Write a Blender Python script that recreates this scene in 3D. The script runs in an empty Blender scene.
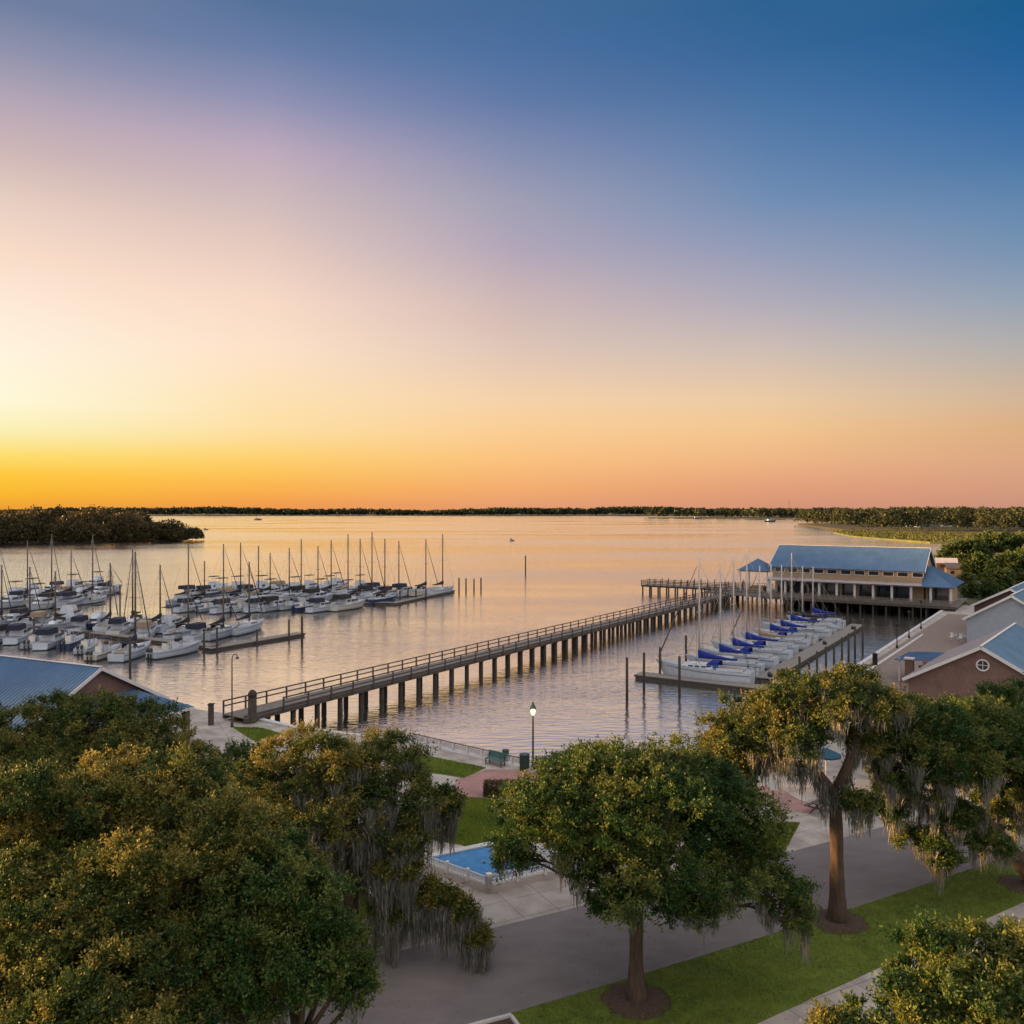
import bpy, math, random
import numpy as np
from mathutils import Vector, Matrix

sc = bpy.context.scene
col = sc.collection
R = math.radians
PI = math.pi
random.seed(7)
RNG = np.random.default_rng(11)

# ------------------------------------------------------------------ camera
F, HZ, CAMZ, WZ = 850.0, 510.5, 19.5, -1.6       # focal length in pixels, horizon row, camera height, water level
cd = bpy.data.cameras.new('camera')
cd.sensor_width = 36.0
cd.lens = 36.0 * F / 1024
cd.shift_y = -1.5 / 1024
cd.clip_start = 0.5
cd.clip_end = 60000
cam = bpy.data.objects.new('camera', cd)
cam.location = (0, 0, CAMZ)
cam.rotation_euler = (PI / 2, 0, 0)
col.objects.link(cam)
sc.camera = cam

# ------------------------------------------------------------------ sun and sky
SUN_AZ, SUN_EL = -86.0, 6.5                     # degrees, measured from straight ahead to the right
sdir = Vector((math.sin(R(SUN_AZ)) * math.cos(R(SUN_EL)), math.cos(R(SUN_AZ)) * math.cos(R(SUN_EL)), math.sin(R(SUN_EL))))
sl = bpy.data.lights.new('sun', 'SUN')
sl.energy = 5.0
sl.angle = R(1.5)
sl.color = (1.0, 0.55, 0.19)
so = bpy.data.objects.new('sun', sl)
so.rotation_euler = sdir.to_track_quat('Z', 'Y').to_euler()
so.location = (-60, 60, 60)
col.objects.link(so)

sc.view_settings.view_transform = 'Standard'
sc.view_settings.look = 'None'
sc.view_settings.exposure = 1.85
sc.view_settings.gamma = 1.0
sc.cycles.use_denoising = True
try:
    sc.cycles.denoiser = 'OPENIMAGEDENOISE'
    sc.cycles.denoising_input_passes = 'RGB_ALBEDO_NORMAL'
except Exception:
    pass
sc.cycles.max_bounces = 6
sc.cycles.diffuse_bounces = 3
sc.cycles.glossy_bounces = 3
sc.cycles.transmission_bounces = 3
sc.cycles.sample_clamp_indirect = 4.0
sc.cycles.caustics_reflective = False
sc.cycles.caustics_refractive = False


def s2l(c):
    c = c / 255.0
    return c / 12.92 if c <= 0.04045 else ((c + 0.055) / 1.055) ** 2.4


def rgb(r, g, b):
    return (s2l(r), s2l(g), s2l(b), 1.0)


SKY = {   # colour of the evening sky by height above the horizon, at four bearings
    -31.0: (499, [(0, 110, 126, 160), (50, 143, 146, 172), (100, 180, 166, 182), (150, 206, 182, 182), (200, 230, 206, 193),
                  (250, 248, 220, 200), (300, 254, 233, 213), (350, 255, 243, 222), (400, 254, 248, 216), (430, 251, 240, 180),
                  (455, 253, 222, 110), (475, 254, 200, 62), (495, 250, 182, 48), (508, 236, 160, 52)]),
    -16.1: (246, [(0, 82, 112, 152), (50, 107, 127, 167), (100, 146, 147, 180), (150, 190, 170, 188), (200, 209, 187, 187),
                  (250, 230, 203, 191), (300, 248, 218, 198), (350, 254, 226, 200), (400, 253, 226, 178), (430, 254, 223, 162),
                  (455, 254, 211, 116), (475, 253, 194, 88), (495, 249, 170, 77), (508, 238, 152, 78)]),
    0.0: (0, [(0, 68, 106, 152), (50, 76, 112, 161), (100, 97, 122, 167), (150, 131, 141, 176), (200, 160, 159, 181),
              (250, 179, 167, 185), (300, 206, 183, 182), (350, 223, 198, 182), (400, 246, 210, 170), (430, 250, 206, 149),
              (460, 251, 194, 127), (490, 243, 172, 111), (508, 228, 156, 112)]),
    16.8: (256, [(0, 45, 98, 145), (50, 55, 103, 153), (100, 72, 115, 163), (150, 92, 128, 172), (200, 113, 142, 180), (250, 146, 156, 184), (300, 176, 171, 185),
                 (350, 207, 190, 180), (400, 236, 203, 164), (430, 243, 198, 144), (460, 238, 182, 133), (490, 226, 158, 121), (508, 212, 148, 120)]),
    31.0: (502, [(0, 26, 92, 140), (50, 35, 95, 150), (100, 50, 105, 160), (150, 71, 117, 166), (200, 96, 135, 174),
                 (250, 119, 147, 179), (300, 149, 163, 180), (350, 182, 176, 171), (400, 212, 182, 152), (430, 221, 175, 131),
                 (460, 220, 168, 132), (490, 211, 155, 127), (508, 200, 145, 122)]),
}
world = bpy.data.worlds.new('World')
sc.world = world
world.use_nodes = True
wn, wl = world.node_tree.nodes, world.node_tree.links
wn.clear()
w_out = wn.new('ShaderNodeOutputWorld')
w_bg = wn.new('ShaderNodeBackground')
w_bg.inputs['Strength'].default_value = 0.1
wl.new(w_bg.outputs[0], w_out.inputs[0])
tc = wn.new('ShaderNodeTexCoord')
sep = wn.new('ShaderNodeSeparateXYZ')
wl.new(tc.outputs['Generated'], sep.inputs[0])


def wmath(op, a, b=None, clamp=False):
    n = wn.new('ShaderNodeMath')
    n.operation = op
    n.use_clamp = clamp
    for i, v in enumerate((a, b)):
        if v is None:
            continue
        if isinstance(v, (int, float)):
            n.inputs[i].default_value = v
        else:
            wl.new(v, n.inputs[i])
    return n.outputs[0]


el = wmath('MULTIPLY', wmath('ARCSINE', sep.outputs['Z']), 180 / PI)
az = wmath('MULTIPLY', wmath('ARCTAN2', sep.outputs['X'], sep.outputs['Y']), 180 / PI)
elp = wmath('DIVIDE', el, 90.0, True)
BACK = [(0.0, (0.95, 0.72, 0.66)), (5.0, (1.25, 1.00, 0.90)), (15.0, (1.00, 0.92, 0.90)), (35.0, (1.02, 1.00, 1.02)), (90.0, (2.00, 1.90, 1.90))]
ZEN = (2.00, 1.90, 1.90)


def sky_ramp(dx, stops):
    n = wn.new('ShaderNodeValToRGB')
    pts = []
    for y, r, g, b in stops:
        e = math.degrees(math.atan2(HZ - y, math.hypot(F, dx)))
        pts.append((max(0.0, e), (s2l(r), s2l(g), s2l(b))))
    pts.sort()
    top = pts[-1]
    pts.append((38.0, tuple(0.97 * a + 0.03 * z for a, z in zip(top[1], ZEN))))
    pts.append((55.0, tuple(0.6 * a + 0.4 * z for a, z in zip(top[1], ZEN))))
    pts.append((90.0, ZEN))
    return fill(n, pts)


def fill(n, pts):
    els = n.color_ramp.elements
    while len(els) < len(pts):
        els.new(0.5)
    for e, (p, c) in zip(els, pts):
        e.position = p / 90.0
        e.color = (c[0], c[1], c[2], 1)
    wl.new(elp, n.inputs[0])
    return n.outputs['Color']


def wmix(fac, a, b):
    n = wn.new('ShaderNodeMix')
    n.data_type = 'RGBA'
    wl.new(fac, n.inputs[0])
    wl.new(a, n.inputs[6])
    wl.new(b, n.inputs[7])
    return n.outputs[2]


ramps = {a: sky_ramp(*SKY[a]) for a in SKY}
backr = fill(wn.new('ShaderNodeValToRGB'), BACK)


def span(a0, a1, src=az):
    n = wn.new('ShaderNodeMapRange')
    n.clamp = True
    n.inputs['From Min'].default_value = a0
    n.inputs['From Max'].default_value = a1
    wl.new(src, n.inputs['Value'])
    return n.outputs[0]


c = wmix(span(-31.0, -16.1), ramps[-31.0], ramps[-16.1])
c = wmix(span(-16.1, 0.0), c, ramps[0.0])
c = wmix(span(0.0, 16.8), c, ramps[16.8])
c = wmix(span(16.8, 31.0), c, ramps[31.0])
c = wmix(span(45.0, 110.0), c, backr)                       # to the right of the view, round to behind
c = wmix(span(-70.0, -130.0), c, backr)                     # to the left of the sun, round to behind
nish = wn.new('ShaderNodeTexSky')
nish.sky_type = 'NISHITA'
nish.sun_disc = False
nish.sun_elevation = R(SUN_EL)
nish.sun_rotation = R(SUN_AZ)
# the clear-air sky adds a little of its own light everywhere
mixn = wn.new('ShaderNodeMix')
mixn.data_type = 'RGBA'
mixn.blend_type = 'MIX'
mixn.inputs[0].default_value = 0.0
c10 = wn.new('ShaderNodeVectorMath')
c10.operation = 'SCALE'
c10.inputs['Scale'].default_value = 10.0 / 2 ** 1.85
wl.new(c, c10.inputs[0])
wl.new(c10.outputs[0], mixn.inputs[6])
wl.new(nish.outputs[0], mixn.inputs[7])
zen = span(35.0, 75.0, el)
zs = wmath('MULTIPLY', zen, 0.15)
wl.new(zs, mixn.inputs[0])
wl.new(mixn.outputs[2], w_bg.inputs['Color'])


# ------------------------------------------------------------------ helpers
def P(px, py, z=0.0):
    """world point at height z seen at that place of the photograph"""
    Y = F * (CAMZ - z) / (py - HZ)
    return Vector(((px - 512) / F * Y, Y, z))


def PD(px, py, Y):
    return Vector(((px - 512) / F * Y, Y, CAMZ - (py - HZ) * Y / F))


def xy(px, py, z=0.0):
    p = P(px, py, z)
    return (p.x, p.y)


class MB:
    def __init__(self):
        self.v, self.f, self.sm = [], [], []

    def add(self, verts, faces, smooth=False):
        o = len(self.v)
        self.v += [tuple(p) for p in verts]
        self.f += [tuple(i + o for i in fc) for fc in faces]
        self.sm += [smooth] * len(faces)
        return self

    def box(self, cx, cy, cz, sx, sy, sz, rz=0.0):
        ca, sa = math.cos(rz), math.sin(rz)
        vs = []
        for dz in (-.5, .5):
            for dx, dy in ((-.5, -.5), (.5, -.5), (.5, .5), (-.5, .5)):
                x, y = dx * sx, dy * sy
                vs.append((cx + x * ca - y * sa, cy + x * sa + y * ca, cz + dz * sz))
        return self.add(vs, [(3, 2, 1, 0), (4, 5, 6, 7), (0, 1, 5, 4), (1, 2, 6, 5), (2, 3, 7, 6), (3, 0, 4, 7)])

    def beam(self, p0, p1, w, h):
        p0, p1 = Vector(p0), Vector(p1)
        d = (p1 - p0).normalized()
        s = d.cross(Vector((0, 0, 1)))
        s = Vector((1, 0, 0)) if s.length < 1e-4 else s.normalized()
        u = s.cross(d)
        vs = []
        for p in (p0, p1):
            for a, b in ((-1, -1), (1, -1), (1, 1), (-1, 1)):
                vs.append(p + s * (a * w / 2) + u * (b * h / 2))
        return self.add(vs, [(0, 1, 2, 3), (7, 6, 5, 4), (0, 4, 5, 1), (1, 5, 6, 2), (2, 6, 7, 3), (3, 7, 4, 0)])

    def tube(self, pts, rad, n=8, cap=True):
        pts = [Vector(p) for p in pts]
        if not hasattr(rad, '__len__'):
            rad = [rad] * len(pts)
        vs, fs = [], []
        for i, p in enumerate(pts):
            d = (pts[min(i + 1, len(pts) - 1)] - pts[max(i - 1, 0)])
            d = d.normalized() if d.length > 1e-6 else Vector((0, 0, 1))
            s = d.cross(Vector((0.03, 1, 0.02)))
            if s.length < 0.1:
                s = d.cross(Vector((1, 0, 0)))
            s.normalize()
            u = s.cross(d)
            for k in range(n):
                a = 2 * PI * k / n
                vs.append(p + (s * math.cos(a) + u * math.sin(a)) * rad[i])
        for i in range(len(pts) - 1):
            for k in range(n):
                a, b = i * n + k, i * n + (k + 1) % n
                fs.append((a, b, b + n, a + n))
        self.add(vs, fs, True)
        if cap:
            m = len(self.v) - len(vs)
            self.f += [tuple(m + k for k in reversed(range(n))), tuple(m + (len(pts) - 1) * n + k for k in range(n))]
            self.sm += [False, False]
        return self

    def cyl(self, x, y, z0, z1, r0, r1=None, n=10):
        return self.tube([(x, y, z0), (x, y, z1)], [r0, r0 if r1 is None else r1], n)

    def lathe(self, x, y, prof, n=12):
        """prof: list of (r, z)"""
        return self.tube([(x, y, z) for r, z in prof], [r for r, z in prof], n)

    def prism(self, poly, z0, z1):
        n = len(poly)
        a = sum(poly[i][0] * poly[(i + 1) % n][1] - poly[(i + 1) % n][0] * poly[i][1] for i in range(n))
        if a < 0:
            poly = poly[::-1]
        vs = [(p[0], p[1], z0) for p in poly] + [(p[0], p[1], z1) for p in poly]
        fs = [tuple(reversed(range(n))), tuple(range(n, 2 * n))]
        fs += [(i, (i + 1) % n, n + (i + 1) % n, n + i) for i in range(n)]
        return self.add(vs, fs)

    def slab(self, quad, t):
        """a plate with upper face quad (counter-clockwise from above) and thickness t below"""
        n = len(quad)
        q = [Vector(p) for p in quad]
        nn = (q[1] - q[0]).cross(q[2] - q[0]).normalized()
        if nn.z < 0:
            q = q[::-1]
            nn = -nn
        vs = q + [p - nn * t for p in q]
        fs = [tuple(range(n)), tuple(reversed(range(n, 2 * n)))]
        fs += [(i, n + i, n + (i + 1) % n, (i + 1) % n) for i in range(n)]
        return self.add(vs, fs)

    def seamed(self, e0, e1, r1, r0, t=0.08, gap=0.45, h=0.025, w=0.03):
        """standing-seam roof plane: eave e0-e1, ridge r0-r1 (r0 above e0)"""
        self.slab([e0, e1, r1, r0], t)
        e0, e1, r1, r0 = map(Vector, (e0, e1, r1, r0))
        nn = (e1 - e0).cross(r0 - e0).normalized()
        if nn.z < 0:
            nn = -nn
        ev = (e1 - e0)
        L = ev.length
        ed = ev / L
        m = int(L / gap)
        for i in range(m + 1):
            s = (i + .5) * L / (m + 1)
            a = e0 + ed * s
            # clip the seam against the hips
            top = None
            rs0, rs1 = (r0 - e0).dot(ed), (r1 - e0).dot(ed)
            up = (r0 - e0) - ed * rs0
            k = 1.0
            if s < rs0 and rs0 > 1e-6:
                k = s / rs0
            if s > rs1 and L - rs1 > 1e-6:
                k = min(k, (L - s) / (L - rs1))
            if k < 0.05:
                continue
            b = a + up * k
            self.beam(a + nn * (h / 2 + .002), b + nn * (h / 2 + .002), w, h)
        return self

    def loft(self, rings, closed=True, caps=True, smooth=True):
        n = len(rings[0])
        vs = [p for r in rings for p in r]
        fs = []
        for i in range(len(rings) - 1):
            for k in range(n if closed else n - 1):
                a, b = i * n + k, i * n + (k + 1) % n
                fs.append((a, b, b + n, a + n))
        self.add(vs, fs, smooth)
        if caps:
            m = len(self.v) - len(vs)
            self.f += [tuple(m + k for k in reversed(range(n))), tuple(m + (len(rings) - 1) * n + k for k in range(n))]
            self.sm += [False, False]
        return self

    def build(self, name, mat, parent=None, M=None):
        me = bpy.data.meshes.new(name)
        vs = self.v if M is None else [M @ Vector(p) for p in self.v]
        me.from_pydata(vs, [], self.f)
        me.polygons.foreach_set('use_smooth', self.sm)
        me.materials.append(mat)
        me.update()
        return link(name, me, parent)


def link(name, me, parent=None):
    o = bpy.data.objects.new(name, me)
    col.objects.link(o)
    if parent is not None:
        o.parent = parent
    return o


def tag(o, label=None, cat=None, group=None, kind=None):
    if label:
        o['label'] = label
    if cat:
        o['category'] = cat
    if group:
        o['group'] = group
    if kind:
        o['kind'] = kind
    return o


def thing(name, label, cat, loc=(0, 0, 0), rz=0.0, group=None):
    o = bpy.data.objects.new(name, None)
    o.empty_display_size = 0.5
    col.objects.link(o)
    o.location = loc
    o.rotation_euler = (0, 0, rz)
    return tag(o, label, cat, group)


def copy_tree(o, parent=None):
    c_ = o.copy()
    col.objects.link(c_)
    if parent is not None:
        c_.parent = parent
    for ch in list(o.children):
        copy_tree(ch, c_)
    return c_


ORD = ['first', 'second', 'third', 'fourth', 'fifth', 'sixth', 'seventh', 'eighth', 'ninth', 'tenth', 'eleventh', 'twelfth', 'thirteenth',
       'fourteenth', 'fifteenth', 'sixteenth', 'seventeenth', 'eighteenth', 'nineteenth', 'twentieth', 'twenty-first', 'twenty-second',
       'twenty-third', 'twenty-fourth']


# ------------------------------------------------------------------ materials
def mat_base(name):
    m = bpy.data.materials.new(name)
    m.use_nodes = True
    return m, m.node_tree.nodes, m.node_tree.links, m.node_tree.nodes['Principled BSDF']


def simple(name, c, rough=0.6, noise=0.18, scale=3.0, metal=0.0, bump=0.0, spec=0.4, stretch=(1, 1, 1), coords='Object'):
    """a painted / raw surface with a procedural mottling of its own colour"""
    m, n, l, b = mat_base(name)
    b.inputs['Roughness'].default_value = rough
    b.inputs['Metallic'].default_value = metal
    b.inputs['Specular IOR Level'].default_value = spec
    t = n.new('ShaderNodeTexCoord')
    mp = n.new('ShaderNodeMapping')
    mp.inputs['Scale'].default_value = stretch
    l.new(t.outputs[coords], mp.inputs[0])
    nz = n.new('ShaderNodeTexNoise')
    nz.inputs['Scale'].default_value = scale
    nz.inputs['Detail'].default_value = 6
    nz.inputs['Roughness'].default_value = 0.65
    l.new(mp.outputs[0], nz.inputs['Vector'])
    rp = n.new('ShaderNodeValToRGB')
    rp.color_ramp.elements[0].position = 0.3
    rp.color_ramp.elements[1].position = 0.72
    rp.color_ramp.elements[0].color = (c[0] * (1 - noise), c[1] * (1 - noise), c[2] * (1 - noise), 1)
    rp.color_ramp.elements[1].color = (min(1, c[0] * (1 + noise)), min(1, c[1] * (1 + noise)), min(1, c[2] * (1 + noise)), 1)
    l.new(nz.outputs['Fac'], rp.inputs[0])
    l.new(rp.outputs[0], b.inputs['Base Color'])
    if bump:
        bp = n.new('ShaderNodeBump')
        bp.inputs['Strength'].default_value = bump
        bp.inputs['Distance'].default_value = 0.05
        l.new(nz.outputs['Fac'], bp.inputs['Height'])
        l.new(bp.outputs[0], b.inputs['Normal'])
    return m


def brick(name, c1, c2, mortar, scale=1.0, wall=True, bw=0.22, rh=0.075):
    m, n, l, b = mat_base(name)
    b.inputs['Roughness'].default_value = 0.85
    t = n.new('ShaderNodeTexCoord')
    mp = n.new('ShaderNodeMapping')
    if wall:                                       # lay courses by height, whichever way the wall faces
        cmb = n.new('ShaderNodeCombineXYZ')
        s = n.new('ShaderNodeSeparateXYZ')
        l.new(t.outputs['Object'], s.inputs[0])
        ad = n.new('ShaderNodeMath')
        l.new(s.outputs[0], ad.inputs[0])
        l.new(s.outputs[1], ad.inputs[1])
        l.new(ad.outputs[0], cmb.inputs[0])
        l.new(s.outputs[2], cmb.inputs[1])
        l.new(cmb.outputs[0], mp.inputs[0])
    else:
        l.new(t.outputs['Object'], mp.inputs[0])
        mp.inputs['Rotation'].default_value = (0, 0, R(-38))
    bt = n.new('ShaderNodeTexBrick')
    bt.inputs['Color1'].default_value = (*c1, 1)
    bt.inputs['Color2'].default_value = (*c2, 1)
    bt.inputs['Mortar'].default_value = (*mortar, 1)
    bt.inputs['Scale'].default_value = 1.0
    bt.inputs['Brick Width'].default_value = bw * scale
    bt.inputs['Row Height'].default_value = rh * scale
    bt.inputs['Mortar Size'].default_value = 0.008 * scale
    l.new(mp.outputs[0], bt.inputs['Vector'])
    nz = n.new('ShaderNodeTexNoise')
    nz.inputs['Scale'].default_value = 0.6
    nz.inputs['Detail'].default_value = 8
    l.new(t.outputs['Object'], nz.inputs['Vector'])
    mx = n.new('ShaderNodeMix')
    mx.data_type = 'RGBA'
    mx.blend_type = 'MULTIPLY'
    mx.inputs[0].default_value = 0.6
    rp = n.new('ShaderNodeValToRGB')
    rp.color_ramp.elements[0].color = (.55, .55, .55, 1)
    rp.color_ramp.elements[1].color = (1.2, 1.2, 1.2, 1)
    rp.color_ramp.elements[0].position = 0.3
    rp.color_ramp.elements[1].position = 0.7
    l.new(nz.outputs['Fac'], rp.inputs[0])
    l.new(bt.outputs['Color'], mx.inputs[6])
    l.new(rp.outputs[0], mx.inputs[7])
    l.new(mx.outputs[2], b.inputs['Base Color'])
    return m


def leaf_mat(name, dark, mid, light, trans=0.30):
    m = bpy.data.materials.new(name)
    m.use_nodes = True
    n, l = m.node_tree.nodes, m.node_tree.links
    b = n['Principled BSDF']
    at = n.new('ShaderNodeAttribute')
    at.attribute_name = 'tone'
    rp = n.new('ShaderNodeValToRGB')
    e = rp.color_ramp.elements
    e[0].position, e[0].color = 0.05, (*dark, 1)
    e[1].position, e[1].color = 0.95, (*light, 1)
    x = e.new(0.5)
    x.color = (*mid, 1)
    l.new(at.outputs['Fac'], rp.inputs[0])
    l.new(rp.outputs[0], b.inputs['Base Color'])
    b.inputs['Roughness'].default_value = 0.55
    b.inputs['Specular IOR Level'].default_value = 0.25
    tr = n.new('ShaderNodeBsdfTranslucent')
    l.new(rp.outputs[0], tr.inputs['Color'])
    mx = n.new('ShaderNodeMixShader')
    mx.inputs[0].default_value = trans
    l.new(b.outputs[0], mx.inputs[1])
    l.new(tr.outputs[0], mx.inputs[2])
    l.new(mx.outputs[0], n['Material Output'].inputs[0])
    return m


M = {}
M['white'] = simple('white_gelcoat', (.54, .58, .64), .3, .08, 2, spec=.5)
M['cream'] = simple('cream_gelcoat', (.66, .62, .54), .35, .08, 2, spec=.5)
M['greyhull'] = simple('grey_gelcoat', (.42, .45, .50), .35, .08, 2)
M['navyhull'] = simple('navy_gelcoat', (.03, .05, .11), .25, .1, 2)


def hullmat(name, c, low=(.03, .035, .05)):
    """gloss hull with dark bottom paint up to just above the waterline"""
    m = simple(name, c, .35, .1, 2, spec=.5)
    n, l = m.node_tree.nodes, m.node_tree.links
    b = n['Principled BSDF']
    src = b.inputs['Base Color'].links[0].from_socket
    t = n.new('ShaderNodeTexCoord')
    sp_ = n.new('ShaderNodeSeparateXYZ')
    l.new(t.outputs['Object'], sp_.inputs[0])
    gt = n.new('ShaderNodeMath')
    gt.operation = 'GREATER_THAN'
    gt.inputs[1].default_value = .20
    l.new(sp_.outputs[2], gt.inputs[0])
    mx = n.new('ShaderNodeMix')
    mx.data_type = 'RGBA'
    mx.inputs[6].default_value = (*low, 1)
    l.new(gt.outputs[0], mx.inputs[0])
    l.new(src, mx.inputs[7])
    l.new(mx.outputs[2], b.inputs['Base Color'])
    return m


M['hull_white'] = hullmat('white_hull', (.50, .55, .62))
M['hull_grey'] = hullmat('grey_hull', (.34, .38, .45))
M['hull_cream'] = hullmat('cream_hull', (.56, .53, .47))
M['hull_navyhull'] = M['navyhull']
M['hull_greyhull'] = M['hull_grey']
M['deck'] = simple('deck_nonskid', (.34, .36, .39), .6, .12, 5)
M['glass'] = simple('dark_glass', (.02, .025, .03), .08, .2, 1, spec=.8)
M['blue'] = simple('blue_canvas', (.008, .028, .22), .8, .25, 3, bump=.2)
M['navy'] = simple('navy_canvas', (.018, .022, .045), .8, .25, 3, bump=.2)
M['black'] = simple('black_canvas', (.018, .017, .018), .7, .25, 3)
M['tan'] = simple('tan_canvas', (.30, .23, .15), .8, .2, 3)
M['alu'] = simple('mast_aluminium', (.52, .47, .42), .5, .1, 2, metal=.1)
M['altan'] = simple('silhouette_mast', (.10, .075, .055), .5, .2, 2)  # left marina masts: their backlit silhouette is put into a dark colour
M['terrain'] = simple('dark_shore_soil', (.035, .032, .016), .95, .3, .05)
M['steel'] = simple('stainless_wire', (.30, .29, .28), .4, .1, 2, metal=.5)
M['motor'] = simple('black_motor_cowl', (.03, .03, .035), .3, .1, 2)
M['wood'] = simple('weathered_wood', (.085, .068, .057), .85, .35, 4, bump=.3, stretch=(1, 1, .3))
M['plank'] = simple('grey_planks', (.165, .145, .13), .85, .3, 2.2, bump=.3)
M['pile'] = simple('wet_pile_wood', (.045, .037, .030), .85, .4, 3, bump=.4, stretch=(2, 2, .3))
M['dockw'] = simple('dock_planks', (.21, .185, .165), .85, .25, 3, bump=.2)
M['float'] = simple('dock_float', (.10, .09, .08), .8, .2, 3)
M['concrete'] = simple('concrete', (.42, .38, .34), .9, .16, 1.2, bump=.1)
M['conc_pale'] = simple('pale_concrete', (.48, .46, .45), .9, .14, 1.5, bump=.1)
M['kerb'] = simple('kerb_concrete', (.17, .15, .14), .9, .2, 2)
M['roofblue'] = simple('blue_metal_roof', (.060, .120, .215), .62, .16, .5, metal=0.0, spec=.25)
M['roof_skylit'] = simple('skylit_blue_metal_roof', (.12, .20, .28), .6, .16, .5, spec=.25)  # lighter copy of the blue roof, with sky light put into its colour
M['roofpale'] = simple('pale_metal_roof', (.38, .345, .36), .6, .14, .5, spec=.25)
M['trim'] = simple('white_trim_paint', (.60, .59, .58), .6, .08, 2)
M['siding'] = simple('pale_grey_siding', (.27, .31, .36), .75, .1, 1.5)
M['tanwall'] = simple('tan_siding', (.32, .235, .145), .8, .15, .8)
M['brickwall'] = brick('red_brick_wall', (.14, .065, .052), (.19, .085, .068), (.20, .175, .155))
M['darkbrick'] = brick('dark_red_brick', (.08, .032, .028), (.10, .04, .034), (.10, .085, .075))
M['plaza'] = brick('plaza_brick_paving', (.27, .135, .115), (.33, .17, .15), (.30, .22, .20), 1.0, False, .22, .11)
M['metal_dark'] = simple('dark_green_paint', (.025, .05, .045), .45, .2, 4)
M['rust'] = simple('bronze_paint', (.08, .055, .04), .5, .2, 4)
M['teal'] = simple('teal_green_paint', (.06, .14, .13), .55, .2, 4)
M['redchair'] = simple('terracotta_paint', (.34, .10, .06), .6, .2, 4)
M['bark'] = simple('oak_bark', (.07, .048, .034), .95, .45, 5, bump=.8, stretch=(1.6, 1.6, .35))
M['mulch'] = simple('bark_mulch', (.075, .045, .032), .95, .5, 9, bump=.9)
M['stone'] = simple('pale_boulder', (.20, .175, .155), .9, .25, 3, bump=.5)
M['leaf_oak'] = leaf_mat('oak_leaves', (.010, .038, .008), (.036, .078, .016), (.145, .155, .034))
M['leaf_dark'] = leaf_mat('dark_oak_leaves', (.020, .042, .012), (.048, .082, .020), (.11, .13, .035))
M['leaf_olive'] = leaf_mat('olive_leaves', (.014, .038, .009), (.052, .082, .017), (.22, .180, .040))
M['leaf_far'] = leaf_mat('far_leaves', (.016, .024, .010), (.034, .042, .016), (.062, .062, .022), .25)
M['moss'] = leaf_mat('hanging_moss', (.12, .12, .105), (.21, .21, .185), (.32, .32, .285), .3)
M['grass_blade'] = leaf_mat('grass_blades', (.085, .122, .010), (.152, .205, .017), (.23, .25, .03), .4)
M['soil'] = simple('lawn_turf', (.095, .128, .014), .95, .35, 1.3, bump=.6)
M['marsh'] = simple('marsh_turf', (.10, .11, .03), .95, .35, .08)
M['poolwater'] = simple('pool_water', (.02, .17, .36), .06, .25, 2.5, spec=.5, bump=.15)
M['signwhite'] = simple('sign_paint', (.7, .7, .68), .5, .05, 3)


def asphalt():
    m, n, l, b = mat_base('worn_asphalt')
    b.inputs['Roughness'].default_value = .9
    t = n.new('ShaderNodeTexCoord')
    a = n.new('ShaderNodeTexNoise')
    a.inputs['Scale'].default_value = .35
    a.inputs['Detail'].default_value = 8
    g = n.new('ShaderNodeTexNoise')
    g.inputs['Scale'].default_value = 22
    g.inputs['Detail'].default_value = 4
    mp = n.new('ShaderNodeMapping')
    mp.inputs['Rotation'].default_value = (0, 0, R(-26.5))
    mp.inputs['Scale'].default_value = (.55, 1.0, 1)
    st = n.new('ShaderNodeTexNoise')
    st.inputs['Scale'].default_value = 1.4
    st.inputs['Detail'].default_value = 5
    l.new(t.outputs['Object'], a.inputs['Vector'])
    l.new(t.outputs['Object'], g.inputs['Vector'])
    l.new(t.outputs['Object'], mp.inputs[0])
    l.new(mp.outputs[0], st.inputs['Vector'])
    add = n.new('ShaderNodeMath')
    add.operation = 'ADD'
    l.new(a.outputs['Fac'], add.inputs[0])
    l.new(st.outputs['Fac'], add.inputs[1])
    ad2 = n.new('ShaderNodeMath')
    ad2.operation = 'MULTIPLY_ADD'
    l.new(g.outputs['Fac'], ad2.inputs[0])
    ad2.inputs[1].default_value = .55
    l.new(add.outputs[0], ad2.inputs[2])
    mr = n.new('ShaderNodeMapRange')
    mr.inputs['From Min'].default_value = .85
    mr.inputs['From Max'].default_value = 1.7
    l.new(ad2.outputs[0], mr.inputs['Value'])
    rp = n.new('ShaderNodeValToRGB')
    rp.color_ramp.elements[0].color = (.130, .110, .106, 1)
    rp.color_ramp.elements[1].color = (.200, .172, .165, 1)
    l.new(mr.outputs[0], rp.inputs[0])
    l.new(rp.outputs[0], b.inputs['Base Color'])
    bp = n.new('ShaderNodeBump')
    bp.inputs['Strength'].default_value = .25
    bp.inputs['Distance'].default_value = .02
    l.new(g.outputs['Fac'], bp.inputs['Height'])
    l.new(bp.outputs[0], b.inputs['Normal'])
    return m


M['asphalt'] = asphalt()


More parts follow.
